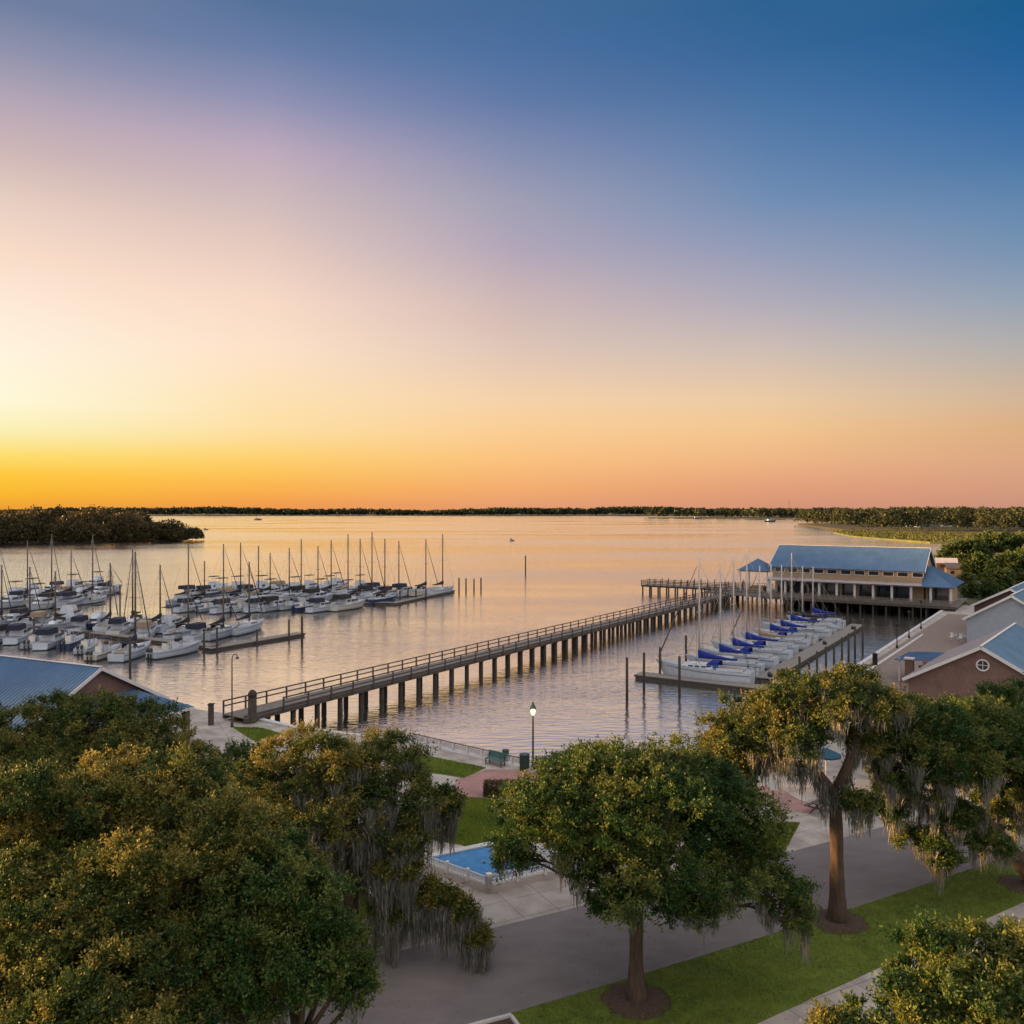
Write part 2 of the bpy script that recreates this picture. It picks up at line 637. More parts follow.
def paving():
    """concrete slabs with dark joints"""
    m, n, l, b = mat_base('concrete_slabs')
    b.inputs['Roughness'].default_value = .9
    t = n.new('ShaderNodeTexCoord')
    mp = n.new('ShaderNodeMapping')
    mp.inputs['Rotation'].default_value = (0, 0, R(-27))
    l.new(t.outputs['Object'], mp.inputs[0])
    bt = n.new('ShaderNodeTexBrick')
    bt.offset = 0
    bt.inputs['Scale'].default_value = 1
    bt.inputs['Brick Width'].default_value = 1.9
    bt.inputs['Row Height'].default_value = 1.9
    bt.inputs['Mortar Size'].default_value = .018
    bt.inputs['Color1'].default_value = (.38, .335, .295, 1)
    bt.inputs['Color2'].default_value = (.42, .37, .325, 1)
    bt.inputs['Mortar'].default_value = (.16, .14, .125, 1)
    l.new(mp.outputs[0], bt.inputs['Vector'])
    nz = n.new('ShaderNodeTexNoise')
    nz.inputs['Scale'].default_value = .7
    nz.inputs['Detail'].default_value = 8
    l.new(t.outputs['Object'], nz.inputs['Vector'])
    rp = n.new('ShaderNodeValToRGB')
    rp.color_ramp.elements[0].position, rp.color_ramp.elements[0].color = .32, (.58, .56, .54, 1)
    rp.color_ramp.elements[1].position, rp.color_ramp.elements[1].color = .7, (1.1, 1.1, 1.1, 1)
    l.new(nz.outputs['Fac'], rp.inputs[0])
    mx = n.new('ShaderNodeMix')
    mx.data_type = 'RGBA'
    mx.blend_type = 'MULTIPLY'
    mx.inputs[0].default_value = .9
    l.new(bt.outputs['Color'], mx.inputs[6])
    l.new(rp.outputs[0], mx.inputs[7])
    l.new(mx.outputs[2], b.inputs['Base Color'])
    return m


M['paving'] = paving()


def water_mat():
    m = bpy.data.materials.new('bay_water')
    m.use_nodes = True
    n, l = m.node_tree.nodes, m.node_tree.links
    n.clear()
    out = n.new('ShaderNodeOutputMaterial')
    t = n.new('ShaderNodeTexCoord')

    def noise(scale, sx, sy, detail, rot=0.0, rough=.55):
        mp = n.new('ShaderNodeMapping')
        mp.inputs['Scale'].default_value = (sx, sy, 1)
        mp.inputs['Rotation'].default_value = (0, 0, R(rot))
        l.new(t.outputs['Object'], mp.inputs[0])
        z = n.new('ShaderNodeTexNoise')
        z.inputs['Scale'].default_value = scale
        z.inputs['Detail'].default_value = detail
        z.inputs['Roughness'].default_value = rough
        l.new(mp.outputs[0], z.inputs['Vector'])
        return z.outputs['Fac']
    rip = noise(1.5, .28, 1.0, 3, 6)
    swell = noise(.10, .5, 1.0, 3, -12)
    wind = noise(.010, .35, 1.0, 5, 14, .6)              # patches of ruffled and of calm water
    a = n.new('ShaderNodeMath')
    a.operation = 'MULTIPLY_ADD'
    l.new(swell, a.inputs[0])
    a.inputs[1].default_value = 1.3
    l.new(rip, a.inputs[2])
    mr = n.new('ShaderNodeMapRange')
    mr.inputs['From Min'].default_value = .36
    mr.inputs['From Max'].default_value = .56
    mr.inputs['To Min'].default_value = .05
    mr.inputs['To Max'].default_value = .19
    l.new(wind, mr.inputs['Value'])
    bp = n.new('ShaderNodeBump')
    bp.inputs['Distance'].default_value = 1.0
    l.new(mr.outputs[0], bp.inputs['Strength'])
    l.new(a.outputs[0], bp.inputs['Height'])
    gl = n.new('ShaderNodeBsdfGlossy')
    rg = n.new('ShaderNodeMapRange')
    rg.inputs['From Min'].default_value = .36
    rg.inputs['From Max'].default_value = .56
    rg.inputs['To Min'].default_value = .06
    rg.inputs['To Max'].default_value = .17
    l.new(wind, rg.inputs['Value'])
    l.new(rg.outputs[0], gl.inputs['Roughness'])
    gl.inputs['Color'].default_value = (1.0, .945, .875, 1)
    l.new(bp.outputs[0], gl.inputs['Normal'])
    df = n.new('ShaderNodeBsdfDiffuse')
    df.inputs['Color'].default_value = (.055, .06, .055, 1)
    fr = n.new('ShaderNodeFresnel')
    fr.inputs['IOR'].default_value = 1.9
    l.new(bp.outputs[0], fr.inputs['Normal'])
    mx = n.new('ShaderNodeMixShader')
    fa = n.new('ShaderNodeMath')
    fa.operation = 'MULTIPLY_ADD'
    fa.inputs[1].default_value = .24
    fa.inputs[2].default_value = .75
    l.new(fr.outputs[0], fa.inputs[0])
    l.new(fa.outputs[0], mx.inputs[0])
    l.new(df.outputs[0], mx.inputs[1])
    l.new(gl.outputs[0], mx.inputs[2])
    l.new(mx.outputs[0], out.inputs[0])
    return m


M['water'] = water_mat()


def glow(name, c_, s):
    m = bpy.data.materials.new(name)
    m.use_nodes = True
    b = m.node_tree.nodes['Principled BSDF']
    b.inputs['Emission Color'].default_value = (*c_, 1)
    b.inputs['Emission Strength'].default_value = s
    b.inputs['Base Color'].default_value = (.8, .75, .6, 1)
    return m


M['lamp'] = glow('lamp_glow', (1.0, .70, .32), 0.8)

# ------------------------------------------------------------------ setting: water, ground, paving
tag(MB().add([(-9000, -150, WZ), (9000, -150, WZ), (9000, 9000, WZ), (-9000, 9000, WZ)], [(0, 1, 2, 3)]).build('water', M['water']), kind='structure')

UP = Vector((.566, .824, 0)).normalized()            # direction of the promenade
VP = Vector((.824, -.566, 0))
shore = [(-900, 150), (-320, 128), (-120, 108), (-52, 92), (-34, 85), (-24.7, 80.3), (-19, 76.2), (-8.2, 71.6), (1, 64.4), (9.9, 58.2),
         (40.3, 102.6), (84.3, 166.6), (93, 180), (112, 225), (128, 300), (150, 350), (260, 420), (900, 520)]
from mathutils.geometry import tessellate_polygon


def sheet(poly, z, depth=0.0):
    """flat polygon with its edge face going down by depth"""
    n = len(poly)
    tri = tessellate_polygon([[Vector((p[0], p[1], 0)) for p in poly]])
    mb = MB()
    vs = [(p[0], p[1], z) for p in poly]
    fs = []
    for t in tri:
        a, b, c_ = (Vector((*poly[i], 0)) for i in t)
        fs.append(tuple(t) if (b - a).cross(c_ - a).z > 0 else tuple(reversed(t)))
    mb.add(vs, fs)
    if depth:
        ar = sum(poly[i][0] * poly[(i + 1) % n][1] - poly[(i + 1) % n][0] * poly[i][1] for i in range(n))
        pl = poly if ar > 0 else poly[::-1]
        vs = [(p[0], p[1], z) for p in pl] + [(p[0], p[1], z - depth) for p in pl]
        mb.add(vs, [(i, n + i, n + (i + 1) % n, (i + 1) % n) for i in range(n)])
    return mb


ground_poly = shore + [(900, -140), (-900, -140)]
tag(sheet(ground_poly, 0.0, 4.0).build('ground', M['paving']), kind='structure')

# road
RD = Vector((.8955, .445, 0))
RN = Vector((-.445, .8955, 0))
rp0 = Vector((-.8, 32.7, 0))


def road_pt(s, t):
    """s metres along the near edge of the road, t metres across it; the road bends a little"""
    bend = 0.0009 * s * s if s > 0 else 0.0
    return rp0 + RD * s + RN * (t + bend)


S_ = [-70, -40, -20, -8, 0, 6, 12, 18, 24, 30, 38, 48, 60, 80, 110]
road = [tuple(road_pt(s, 0)[:2]) for s in S_] + [tuple(road_pt(s, 6.3)[:2]) for s in reversed(S_)]
tag(sheet(road, 0.004).build('road', M['asphalt']), kind='structure')


def strip(pts, w, z0, z1, side=1):
    mb = MB()
    for a, b in zip(pts[:-1], pts[1:]):
        a, b = Vector((a[0], a[1], 0)), Vector((b[0], b[1], 0))
        d = (b - a).normalized()
        nn = Vector((-d.y, d.x, 0)) * w * side
        mb.prism([a[:2], b[:2], (b + nn)[:2], (a + nn)[:2]], z0, z1)
    return mb


near_edge = [road_pt(s, 0)[:2] for s in S_]
tag(strip([road_pt(s, -.002)[:2] for s in S_], .16, -.05, .05, -1).build('kerb', M['kerb']), kind='structure')
tag(strip([road_pt(s, 6.302)[:2] for s in (-70, -40, -20, -8, -2.6)], .17, -.05, .13).build('kerb', M['kerb']), kind='structure')
tag(strip([road_pt(s, 6.302)[:2] for s in (15.8, 18, 20, 21.6)], .17, -.05, .13).build('kerb', M['kerb']), kind='structure')

# sidewalk on the near side
W0, W1 = Vector((*xy(780, 1014), 0)), Vector((*xy(909, 955), 0))
wd = (W1 - W0).normalized()
wn_ = Vector((-wd.y, wd.x, 0))
side_poly = [(W0 - wd * 30)[:2], (W1 + wd * 60)[:2], (W1 + wd * 60 - wn_ * 2.6)[:2], (W0 - wd * 30 - wn_ * 2.6)[:2]]
tag(sheet(side_poly, 0.030, .05).build('sidewalk', M['paving']), kind='structure')
# ground beyond the sidewalk and under the trees of the near side
near_lawn = [tuple(road_pt(s, -.165)[:2]) for s in S_] + [tuple((W1 + wd * 60 + wn_ * .02)[:2]), tuple((W0 - wd * 30 + wn_ * .02)[:2])]
yard_poly = [tuple((W0 - wd * 30 - wn_ * 2.62)[:2]), tuple((W1 + wd * 60 - wn_ * 2.62)[:2]), (120, -60), (-80, -60)]
tag(sheet(yard_poly, .024, .04).build('ground', M['soil']), kind='structure')


def inside(px, py, poly):
    r = np.zeros(len(px), bool)
    n = len(poly)
    for i in range(n):
        x0, y0 = poly[i]
        x1, y1 = poly[(i + 1) % n]
        cnd = ((y0 > py) != (y1 > py))
        with np.errstate(divide='ignore', invalid='ignore'):
            r ^= cnd & (px < (x1 - x0) * (py - y0) / (y1 - y0 + 1e-12) + x0)
    return r


def quads_mesh(name, pos, axis, nrm, L, W, tone, mat, parent=None, mid=.45):
    """many small leaf shaped faces in one mesh"""
    N = len(pos)
    side = np.cross(axis, nrm)
    side /= np.maximum(np.linalg.norm(side, axis=1, keepdims=True), 1e-6)
    L = np.broadcast_to(np.asarray(L, float), (N,))[:, None]
    W = np.broadcast_to(np.asarray(W, float), (N,))[:, None]
    v = np.empty((N, 4, 3), np.float32)
    v[:, 0] = pos
    v[:, 1] = pos + axis * L * mid + side * W / 2
    v[:, 2] = pos + axis * L
    v[:, 3] = pos + axis * L * mid - side * W / 2
    me = bpy.data.meshes.new(name)
    me.vertices.add(4 * N)
    me.vertices.foreach_set('co', v.ravel())
    me.loops.add(4 * N)
    me.loops.foreach_set('vertex_index', np.arange(4 * N, dtype=np.int32))
    me.polygons.add(N)
    me.polygons.foreach_set('loop_start', np.arange(0, 4 * N, 4, dtype=np.int32))
    a = me.attributes.new('tone', 'FLOAT', 'FACE')
    a.data.foreach_set('value', np.clip(tone, 0, 1).astype(np.float32))
    me.materials.append(mat)
    me.update(calc_edges=True)
    me.validate()
    LEAVES[0] += N
    return link(name, me, parent)


LEAVES = [0]


def unit(a):
    return a / np.maximum(np.linalg.norm(a, axis=1, keepdims=True), 1e-9)


def lawn(poly, label, z=.03, n=0, xr=None):
    b = sheet(poly, z, .05).build('lawn', M['soil'])
    tag(b, label, 'lawn', kind='structure')
    if n:
        ps = np.array(poly)
        lo, hi = ps.min(0), ps.max(0)
        if xr:
            lo, hi = np.maximum(lo, xr[0]), np.minimum(hi, xr[1])
        x = RNG.uniform(lo[0], hi[0], n)
        y = RNG.uniform(lo[1], hi[1], n)
        k = inside(x, y, poly)
        x, y = x[k], y[k]
        N = len(x)
        pos = np.stack([x, y, np.full(N, z - .005)], 1)
        ax = unit(np.stack([RNG.normal(0, .45, N), RNG.normal(0, .45, N), np.ones(N)], 1))
        nr = unit(RNG.normal(0, 1, (N, 3)))
        tone = .5 + .42 * np.sin(x * .9 + 1.3 * np.sin(y * .7)) * np.sin(y * 1.1 + x * .3) + RNG.normal(0, .2, N)
        g = quads_mesh('grass', pos, ax, nr, RNG.uniform(.05, .11, N), RNG.uniform(.02, .045, N), tone, M['grass_blade'])
        tag(g, label.replace('lawn', 'grass'), 'grass', kind='stuff')


lawn(near_lawn, 'green lawn strip between the road and the sidewalk', n=260000, xr=((-4, 28), (36, 60)))
lawn([xy(412, 753), xy(486, 768), xy(464, 778), xy(405, 769)], 'small green lawn beside the seawall railing', n=16000)
lawn([xy(430, 802), xy(465, 797), xy(500, 801), xy(560, 806), xy(545, 842), xy(484, 853), xy(461, 845), xy(420, 838)], 'green lawn behind the blue pool', n=60000)
q = [road_pt(15.8, 6.5)[:2], road_pt(21.7, 6.5)[:2], xy(800, 823), xy(740, 822), xy(700, 850)]
lawn([tuple(a) for a in q], 'green lawn across the road behind the forked oak', n=50000)
q = [road_pt(-60, 6.5)[:2], road_pt(-2.8, 6.5)[:2], xy(402, 925), xy(365, 890), xy(330, 815), xy(290, 780), (-40, 62), (-75, 45)]
lawn([tuple(a) for a in q], 'green lawn corner beneath the hanging moss by the road', n=160000, xr=((-16, 30), (-2, 46)))
lawn([xy(232, 727), xy(262, 728), xy(285, 735), xy(255, 742)], 'small green lawn beside the foot of the pier', n=9000)

tag(sheet([xy(455, 780), xy(486, 769.5), xy(530, 770), xy(575, 776), xy(590, 790), xy(545, 794), xy(500, 798), xy(455, 801)], .004).build('path', M['plaza']), kind='structure')
tag(sheet([xy(700, 790), xy(775, 785), xy(800, 800), xy(822, 806), xy(810, 814), xy(765, 806), xy(715, 812)], .004).build('path', M['plaza']), kind='structure')
tag(sheet([xy(505, 791), xy(545, 774), xy(550, 774.5), xy(511, 792)], .012).build('path', M['conc_pale']), kind='structure')

# fallen oak leaves on the paving and the road
N = 1900
x = RNG.uniform(-14, 30, N)
y = RNG.uniform(30, 66, N)
x[:700] = 5 + RNG.normal(0, 5, 700)
y[:700] = 36 + RNG.normal(0, 3.5, 700)
tag(quads_mesh('fallen_leaves', np.stack([x, y, np.full(N, .04)], 1), unit(np.stack([RNG.normal(0, 1, N), RNG.normal(0, 1, N), RNG.normal(0, .15, N)], 1)),
               unit(np.stack([RNG.normal(0, .3, N), RNG.normal(0, .3, N), np.ones(N)], 1)), RNG.uniform(.04, .09, N), .04, RNG.uniform(0, 1, N),
               leaf_mat('dry_leaves', (.05, .035, .02), (.10, .065, .03), (.15, .11, .05), .1)), 'dry brown oak leaves scattered over the paving and road', 'fallen leaves', kind='stuff')

# promenade of asphalt with a pale kerb line
a0, a1 = Vector((42.2, 101.4, 0)), Vector((63.8, 132, 0))
pd_ = (a1 - a0).normalized()
pn = Vector((pd_.y, -pd_.x, 0))
M['prom'] = simple('worn_brown_paving', (.20, .150, .120), .9, .2, 1.4, bump=.15)
prom = [(a0 - pd_ * 32 - pn * 1.25)[:2], (a1 + pd_ * 34 - pn * 1.25)[:2], (a1 + pd_ * 34 + pn * 9)[:2], (a1 + pn * 7.5)[:2], (a0 + pn * 6.5)[:2], (a0 - pd_ * 32 + pn * 6)[:2]]
tag(sheet([tuple(p) for p in prom], .008).build('pavement', M['prom']), kind='structure')
tag(strip([(a0 - pd_ * 32)[:2], (a1 + pd_ * 1)[:2]], .35, -.02, .14).build('kerb', M['conc_pale']), kind='structure')

# seawall cap along the water
cap_pts = [(-24.7, 80.3), (-19, 76.2), (-8.2, 71.6), (1, 64.4), (9.9, 58.2), (40.3, 102.6), (84.3, 166.6), (92.4, 179)]
sw = thing('seawall', 'pale concrete seawall edging the water around the marina basin', 'seawall')
strip(cap_pts, .55, -.05, .16, -1).build('wall_cap', M['conc_pale'], sw)
mbw = MB()
for a, b in zip(cap_pts[:-1], cap_pts[1:]):
    mbw.add([(a[0], a[1], -.06), (b[0], b[1], -.06), (b[0], b[1], -3.5), (a[0], a[1], -3.5)], [(0, 1, 2, 3)])
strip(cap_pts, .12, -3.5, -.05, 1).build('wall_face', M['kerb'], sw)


tag(sheet([(97, 186), (112, 226), (128, 301), (150, 351), (260, 421), (500, 450), (500, 170), (100, 163), (93, 176)], .012).build('ground', simple('dark_scrub_soil', (.055, .060, .025), .95, .4, .25, bump=.3)), kind='structure')  # dark vegetated ground, its own colour

# ------------------------------------------------------------------ far land
def land(name, poly, z=.4, mat='terrain', depth=3):
    return tag(sheet(poly, z, depth).build(name, M[mat]), kind='structure')


def canopy(name, label, pts, leafsize, nper, parent=None, mat='leaf_far', tone0=.5):
    """a wood seen from far off: crowns (x, y, z0, rx, rz) covered in leaf clumps; one mass"""
    pos, ax, tn = [], [], []
    for (x, y, z, rx, rz) in pts:
        d = unit(RNG.normal(0, 1, (nper, 3)))
        d[:, 2] = np.where(d[:, 2] < -.15, -d[:, 2], d[:, 2])
        rr = 1 + RNG.normal(0, .09, (nper, 1))
        p = d * rr * np.array([rx, rx, rz]) + np.array([x, y, z])
        pos.append(p)
        ax.append(unit(d * .6 + RNG.normal(0, .6, d.shape) + np.array([0, 0, .25])))
        tn.append(tone0 + RNG.normal(0, .16) + RNG.normal(0, .12, nper))
    pos, ax, tn = np.concatenate(pos), np.concatenate(ax), np.concatenate(tn)
    nr = unit(RNG.normal(0, 1, pos.shape))
    L = leafsize * RNG.uniform(.7, 1.3, len(pos))
    o = quads_mesh(name, pos - ax * L[:, None] * .5, ax, nr, L, L * .75, tn, M[mat], parent)
    return tag(o, label, 'wood', kind='stuff')


# headland at the left
hl = [(-900, 440), (-520, 468), (-350, 496), (-300, 510), (-262, 548), (-232, 588), (-236, 620), (-310, 720), (-600, 900), (-900, 900)]
land('terrain', hl, -1.0)
pts = []
hp = np.array(hl)
while len(pts) < 330:
    x, y = random.uniform(-720, -230), random.uniform(465, 820)
    if inside(np.array([x]), np.array([y]), hl)[0] and (y < 640 or random.random() < .35):
        e = min(1.0, .55 + (-232 - x) / 110)
        rx = random.uniform(5, 12)
        top = (17.0 + random.choice((-5, -2, 0, 1, 2, 4))) * e
        pts.append((x, y, top * .42, rx, top * .58))
for k in range(70):                                        # the row along the water's edge
    s = k / 69 * 4.0
    i = min(3, int(s))
    i += 1
    t = s - (i - 1)
    a, b = hp[i], hp[i + 1]
    p = a + (b - a) * t
    pts.append((p[0] - random.uniform(1, 9) * .4, p[1] + random.uniform(2, 7), random.uniform(.5, 2), random.uniform(5, 8), random.uniform(6, 10)))
M['leaf_head'] = leaf_mat('headland_leaves', (.030, .026, .011), (.060, .047, .019), (.10, .075, .028), .3)
for k in range(16):
    pts.append((-236 + random.uniform(-14, 15), 590 + random.uniform(-18, 26), random.uniform(0, 2), random.uniform(4, 7), random.uniform(4, 7)))
canopy('wood', 'dark wooded headland jutting into the bay behind the left marina', pts, 1.35, 700, mat='leaf_head', tone0=.5)

# far shore
land('terrain', [(-9000, 3650), (-1200, 3600), (560, 3560), (1500, 3450), (9000, 3400), (9000, 6000), (-9000, 6000)], .5)
pts = []
for i in range(1500):
    x = random.uniform(-3400, 3600)
    y = random.uniform(3610, 3760) - max(0, x) * .045
    t = 25 + 5 * math.sin(x / 310) + 3 * math.sin(x / 97 + 2) + random.uniform(-4, 3)
    pts.append((x, y, t * .3, random.uniform(14, 26), t * .7))
canopy('wood', 'thin dark line of trees on the far shore of the bay', pts, 10, 70, tone0=.35)
# nearer point reaching in from the right
pt_poly = [(380, 2380), (520, 2250), (900, 1900), (1150, 1560), (2600, 1500), (2600, 3300), (700, 2700)]
land('terrain', pt_poly, .5)
pts = []
while len(pts) < 620:
    x, y = random.uniform(385, 2000), random.uniform(1520, 2700)
    if inside(np.array([x]), np.array([y]), pt_poly)[0]:
        t = 21 + random.uniform(-3, 5)
        pts.append((x, y, t * .3, random.uniform(12, 20), t * .7))
canopy('wood', 'dark wooded point on the far right shore of the bay', pts, 7, 100, tone0=.4)

# woods on the right bank
rw = [(330, 830), (360, 760), (430, 690), (900, 640), (900, 1500), (800, 1500), (420, 1250)]
land('terrain', rw, .4)
pts = []
while len(pts) < 330:
    x, y = random.uniform(330, 1000), random.uniform(640, 1400)
    if inside(np.array([x]), np.array([y]), rw)[0]:
        t = 17 + random.uniform(-3, 5)
        pts.append((x, y, t * .35, random.uniform(7, 12), t * .65))
canopy('wood', 'dark green wood on the right bank beyond the marsh', pts, 2.3, 320)
# marsh spit
ms = [xy(833, 532, -1), xy(862, 529), xy(905, 528), xy(960, 527), xy(1060, 528), xy(1060, 541), xy(985, 541), xy(930, 540.5), xy(880, 537), xy(850, 534.5)]
land('terrain', ms, -.9, 'marsh')
N = 30000
x = RNG.uniform(220, 560, N)
y = RNG.uniform(520, 1000, N)
k = inside(x, y, ms)
x, y = x[k], y[k]
N = len(x)
tag(quads_mesh('marsh_grass', np.stack([x, y, np.full(N, -1.0)], 1), unit(np.stack([RNG.normal(0, .3, N), RNG.normal(0, .3, N), np.ones(N)], 1)),
               unit(RNG.normal(0, 1, (N, 3))), RNG.uniform(1.2, 2.2, N), 1.4, RNG.uniform(.3, 1, N), leaf_mat('marsh_leaves', (.03, .045, .012), (.060, .075, .02), (.095, .10, .03))),
    'low green marsh grass on the spit in the right bay', 'marsh grass', kind='stuff')


# ------------------------------------------------------------------ trees
def lobe(px, py, Y, rx, ry, k=1.0):
    """an ellipsoid of foliage: place and half-size as measured, depth from Y"""
    return (np.array(PD(px, py, Y)), np.array([rx * Y / F, rx * Y / F * k, ry * Y / F]))


def bez(p0, p1, p2, n):
    return [p0 * (1 - t) ** 2 + p1 * 2 * t * (1 - t) + p2 * t * t for t in [i / n for i in range(n + 1)]]


def make_tree(name, label, base, lobes, trunk_r, fork, leaf, mat, spacing=0.73, twigs=18, per=8, rad=.6, moss=None, lean=None, group=None, seed=1,
              tone0=.45, limb_r=None, extra_stems=(), up=.35, keepdown=.35, inner=.42, mulch=0):
    leaf, per = leaf * .80, int(per * 1.6)
    rng = np.random.default_rng(seed)
    rnd = random.Random(seed)
    base = Vector((base[0], base[1], base[2] if len(base) > 2 else 0.0))
    root = thing(name, label, 'tree', base, 0, group)
    b0 = np.array(base)
    lobes = [(c_ - b0, np.maximum(r - rad * np.array([.35, .35, .6]), .4 * r)) for c_, r in lobes]
    lobes = [(c_ - np.array([0, 0, .3 * rad]), r) for c_, r in lobes]
    cen, nor = [], []
    subs = []                                              # each big lobe is a heap of smaller rounded boughs
    for i, (c_, r) in enumerate(lobes):
        ns_ = 12
        for k in range(ns_):
            zz_ = 1 - 2 * (k + .5) / ns_ * .86
            a_ = k * 2.39996 + rng.uniform(-.4, .4) + i
            d_ = np.array([math.sqrt(max(0, 1 - zz_ * zz_)) * math.cos(a_), math.sqrt(max(0, 1 - zz_ * zz_)) * math.sin(a_), zz_])
            k_ = rng.uniform(.24, .50)
            if rng.random() < .14:
                continue
            subs.append((c_ + d_ * r * (rng.uniform(.94, 1.14) - k_ * .85) + rng.normal(0, .12, 3) * r, r * k_ * np.array([1.1, 1.1, .9]), i))
    for (c_, r, own) in subs:
        a, b, d = r
        area = 4 * PI * (((a * b) ** 1.6 + (a * d) ** 1.6 + (b * d) ** 1.6) / 3) ** (1 / 1.6)
        n = max(4, int(area * .8 / spacing ** 2))
        dr = unit(rng.normal(0, 1, (n, 3)))
        keep = (dr[:, 2] > -.2) | (rng.random(n) < keepdown)
        dr = dr[keep]
        rf = 1 + rng.normal(0, .1, len(dr))
        p = c_ + dr * r * rf[:, None]
        ok = p[:, 2] + b0[2] > .9
        for j, (c2, r2) in enumerate(lobes):
            if j != own:
                ok &= (np.linalg.norm((p - c2) / r2, axis=1) > .66)
            else:
                ok &= (np.linalg.norm((p - c2) / r2, axis=1) > .62)
        cen.append(p[ok])
        nor.append(unit(dr / r)[ok])
    for i, (c_, r) in enumerate(lobes):                    # inner leaves that close the crown
        a, b, d = r
        area = 4 * PI * (((a * b) ** 1.6 + (a * d) ** 1.6 + (b * d) ** 1.6) / 3) ** (1 / 1.6)
        n = max(6, int(area * inner * .8 / spacing ** 2))
        dr = unit(rng.normal(0, 1, (n, 3)))
        p = c_ + dr * r * rng.uniform(.3, .70, (n, 1))
        ok = p[:, 2] + b0[2] > .9
        cen.append(p[ok])
        nor.append(unit(dr / r)[ok])
    ctone = np.concatenate([np.full(len(a_), rng.normal(0, .16)) for a_ in cen])
    cen, nor = np.concatenate(cen), np.concatenate(nor)
    C = len(cen)
    ctone = ctone + rng.normal(0, .13, C)
    crad = rad * rng.uniform(.6, 1.35, C)
    T = C * twigs
    ci = np.repeat(np.arange(C), twigs)
    td = unit(nor[ci] * .55 + np.array([0, 0, up]) + rng.normal(0, .62, (T, 3)) * np.array([1, 1, .75]))
    tl = crad[ci] * rng.uniform(.6, 1.25, T)
    LN = T * per
    ti = np.repeat(np.arange(T), per)
    tt = rng.uniform(.15, 1.0, LN)
    pos = cen[ci][ti] + td[ti] * (tl[ti] * tt)[:, None] + rng.normal(0, .035 * rad / .6 + .01, (LN, 3))
    ax = unit(td[ti] * .7 + rng.normal(0, .55, (LN, 3)))
    nr = unit(rng.normal(0, .8, (LN, 3)) + td[ti] * .5 + np.array([0, 0, .45]))
    L = leaf * rng.uniform(.6, 1.3, LN)
    tone = tone0 + ctone[ci][ti] + rng.normal(0, .08, LN) + .20 * (tt > .8)
    quads_mesh('crown', pos, ax, nr, L, L * rng.uniform(.42, .6, LN), tone, mat, root)
    # trunk
    fork = Vector(fork) - base
    mb = MB()
    ctrl = fork * .5 + Vector((rnd.uniform(-.15, .15), rnd.uniform(-.1, .1), 0)) if lean is None else Vector(lean) - base
    pp = bez(Vector((0, 0, -.1)), ctrl, fork, 8)
    rr = [trunk_r * (1.0 - .32 * i / 8 + (.5 if i == 0 else .12 if i == 1 else 0)) for i in range(9)]
    rr = [a * rnd.uniform(.94, 1.07) for a in rr]
    mb.tube(pp, rr, 18)
    ph_ = [rnd.uniform(0, 6) for _ in range(3)]
    for i, v_ in enumerate(mb.v):
        ring, k = divmod(i, 18)
        c0_ = pp[min(ring, 8)]
        g_ = 1 + .07 * math.sin(k * 2 * PI / 18 * 5 + ph_[0] + ring * .5) + .05 * math.sin(k * 2 * PI / 18 * 3 + ph_[1] - ring * .8) + rnd.uniform(-.035, .035)
        mb.v[i] = (c0_.x + (v_[0] - c0_.x) * g_, c0_.y + (v_[1] - c0_.y) * g_, v_[2])
    mb.build('trunk', M['bark'], root)
    lr = limb_r or trunk_r * .55
    mb = MB()
    f0 = fork
    starts = [Vector(p) - base for st in extra_stems for p, _ in st[1:]] or [f0]
    for c_, r in lobes:
        e = Vector(c_)
        fork = min(starts, key=lambda p: (p - e).length)
        d = e - fork
        mid = fork + d * .5 + Vector((rnd.uniform(-.4, .4), rnd.uniform(-.4, .4), -.08 * d.length + rnd.uniform(-.2, .5)))
        k = min(1.0, .5 + .1 * float(np.mean(r))) * (.5 if extra_stems else 1)
        mb.tube(bez(fork - Vector((0, 0, .12)), mid, e, 7), [lr * k * (1 - .72 * i / 7) for i in range(8)], 7)
        dd = np.linalg.norm((cen - c_) / r, axis=1)
        near = np.where(dd < 1.25)[0]
        if len(near):
            for j in rng.choice(near, min(len(near), 14), replace=False):
                q_ = Vector(cen[j])
                s = e + (fork - e) * rnd.uniform(0, .3)
                mm = s + (q_ - s) * .5 + Vector((rnd.uniform(-.25, .25), rnd.uniform(-.25, .25), rnd.uniform(-.25, .1)))
                mb.tube(bez(s, mm, q_, 3), [lr * .26, lr * .17, lr * .1, lr * .05], 4, False)
    for st in extra_stems:
        pts_ = [Vector(p) - base for p, _ in st]
        mb.tube(pts_, [r for _, r in st], 8)
    mb.build('branches', M['bark'], root)
    if moss:
        nb, lmin, lmax, sel = moss
        w = np.where(nor[:, 2] < .25, 1.0, .12)
        if sel is not None:
            w = w * sel(cen + b0)
        w = w / w.sum()
        js = rng.choice(C, nb, p=w, replace=True)
        P_, A_, N_, L_, W_, T_ = [], [], [], [], [], []
        hang = [cen[j] + np.array([0, 0, -.1]) for j in js]
        for st in extra_stems:
            for (a_, _), (b_, _) in zip(st[:-1], st[1:]):
                for t_ in np.arange(.15, 1.0, .17):
                    if t_ + rng.random() * .5 > .3:
                        hang.append(np.array((Vector(a_) * (1 - t_) + Vector(b_) * t_) - base) + np.array([0, 0, -.15]))
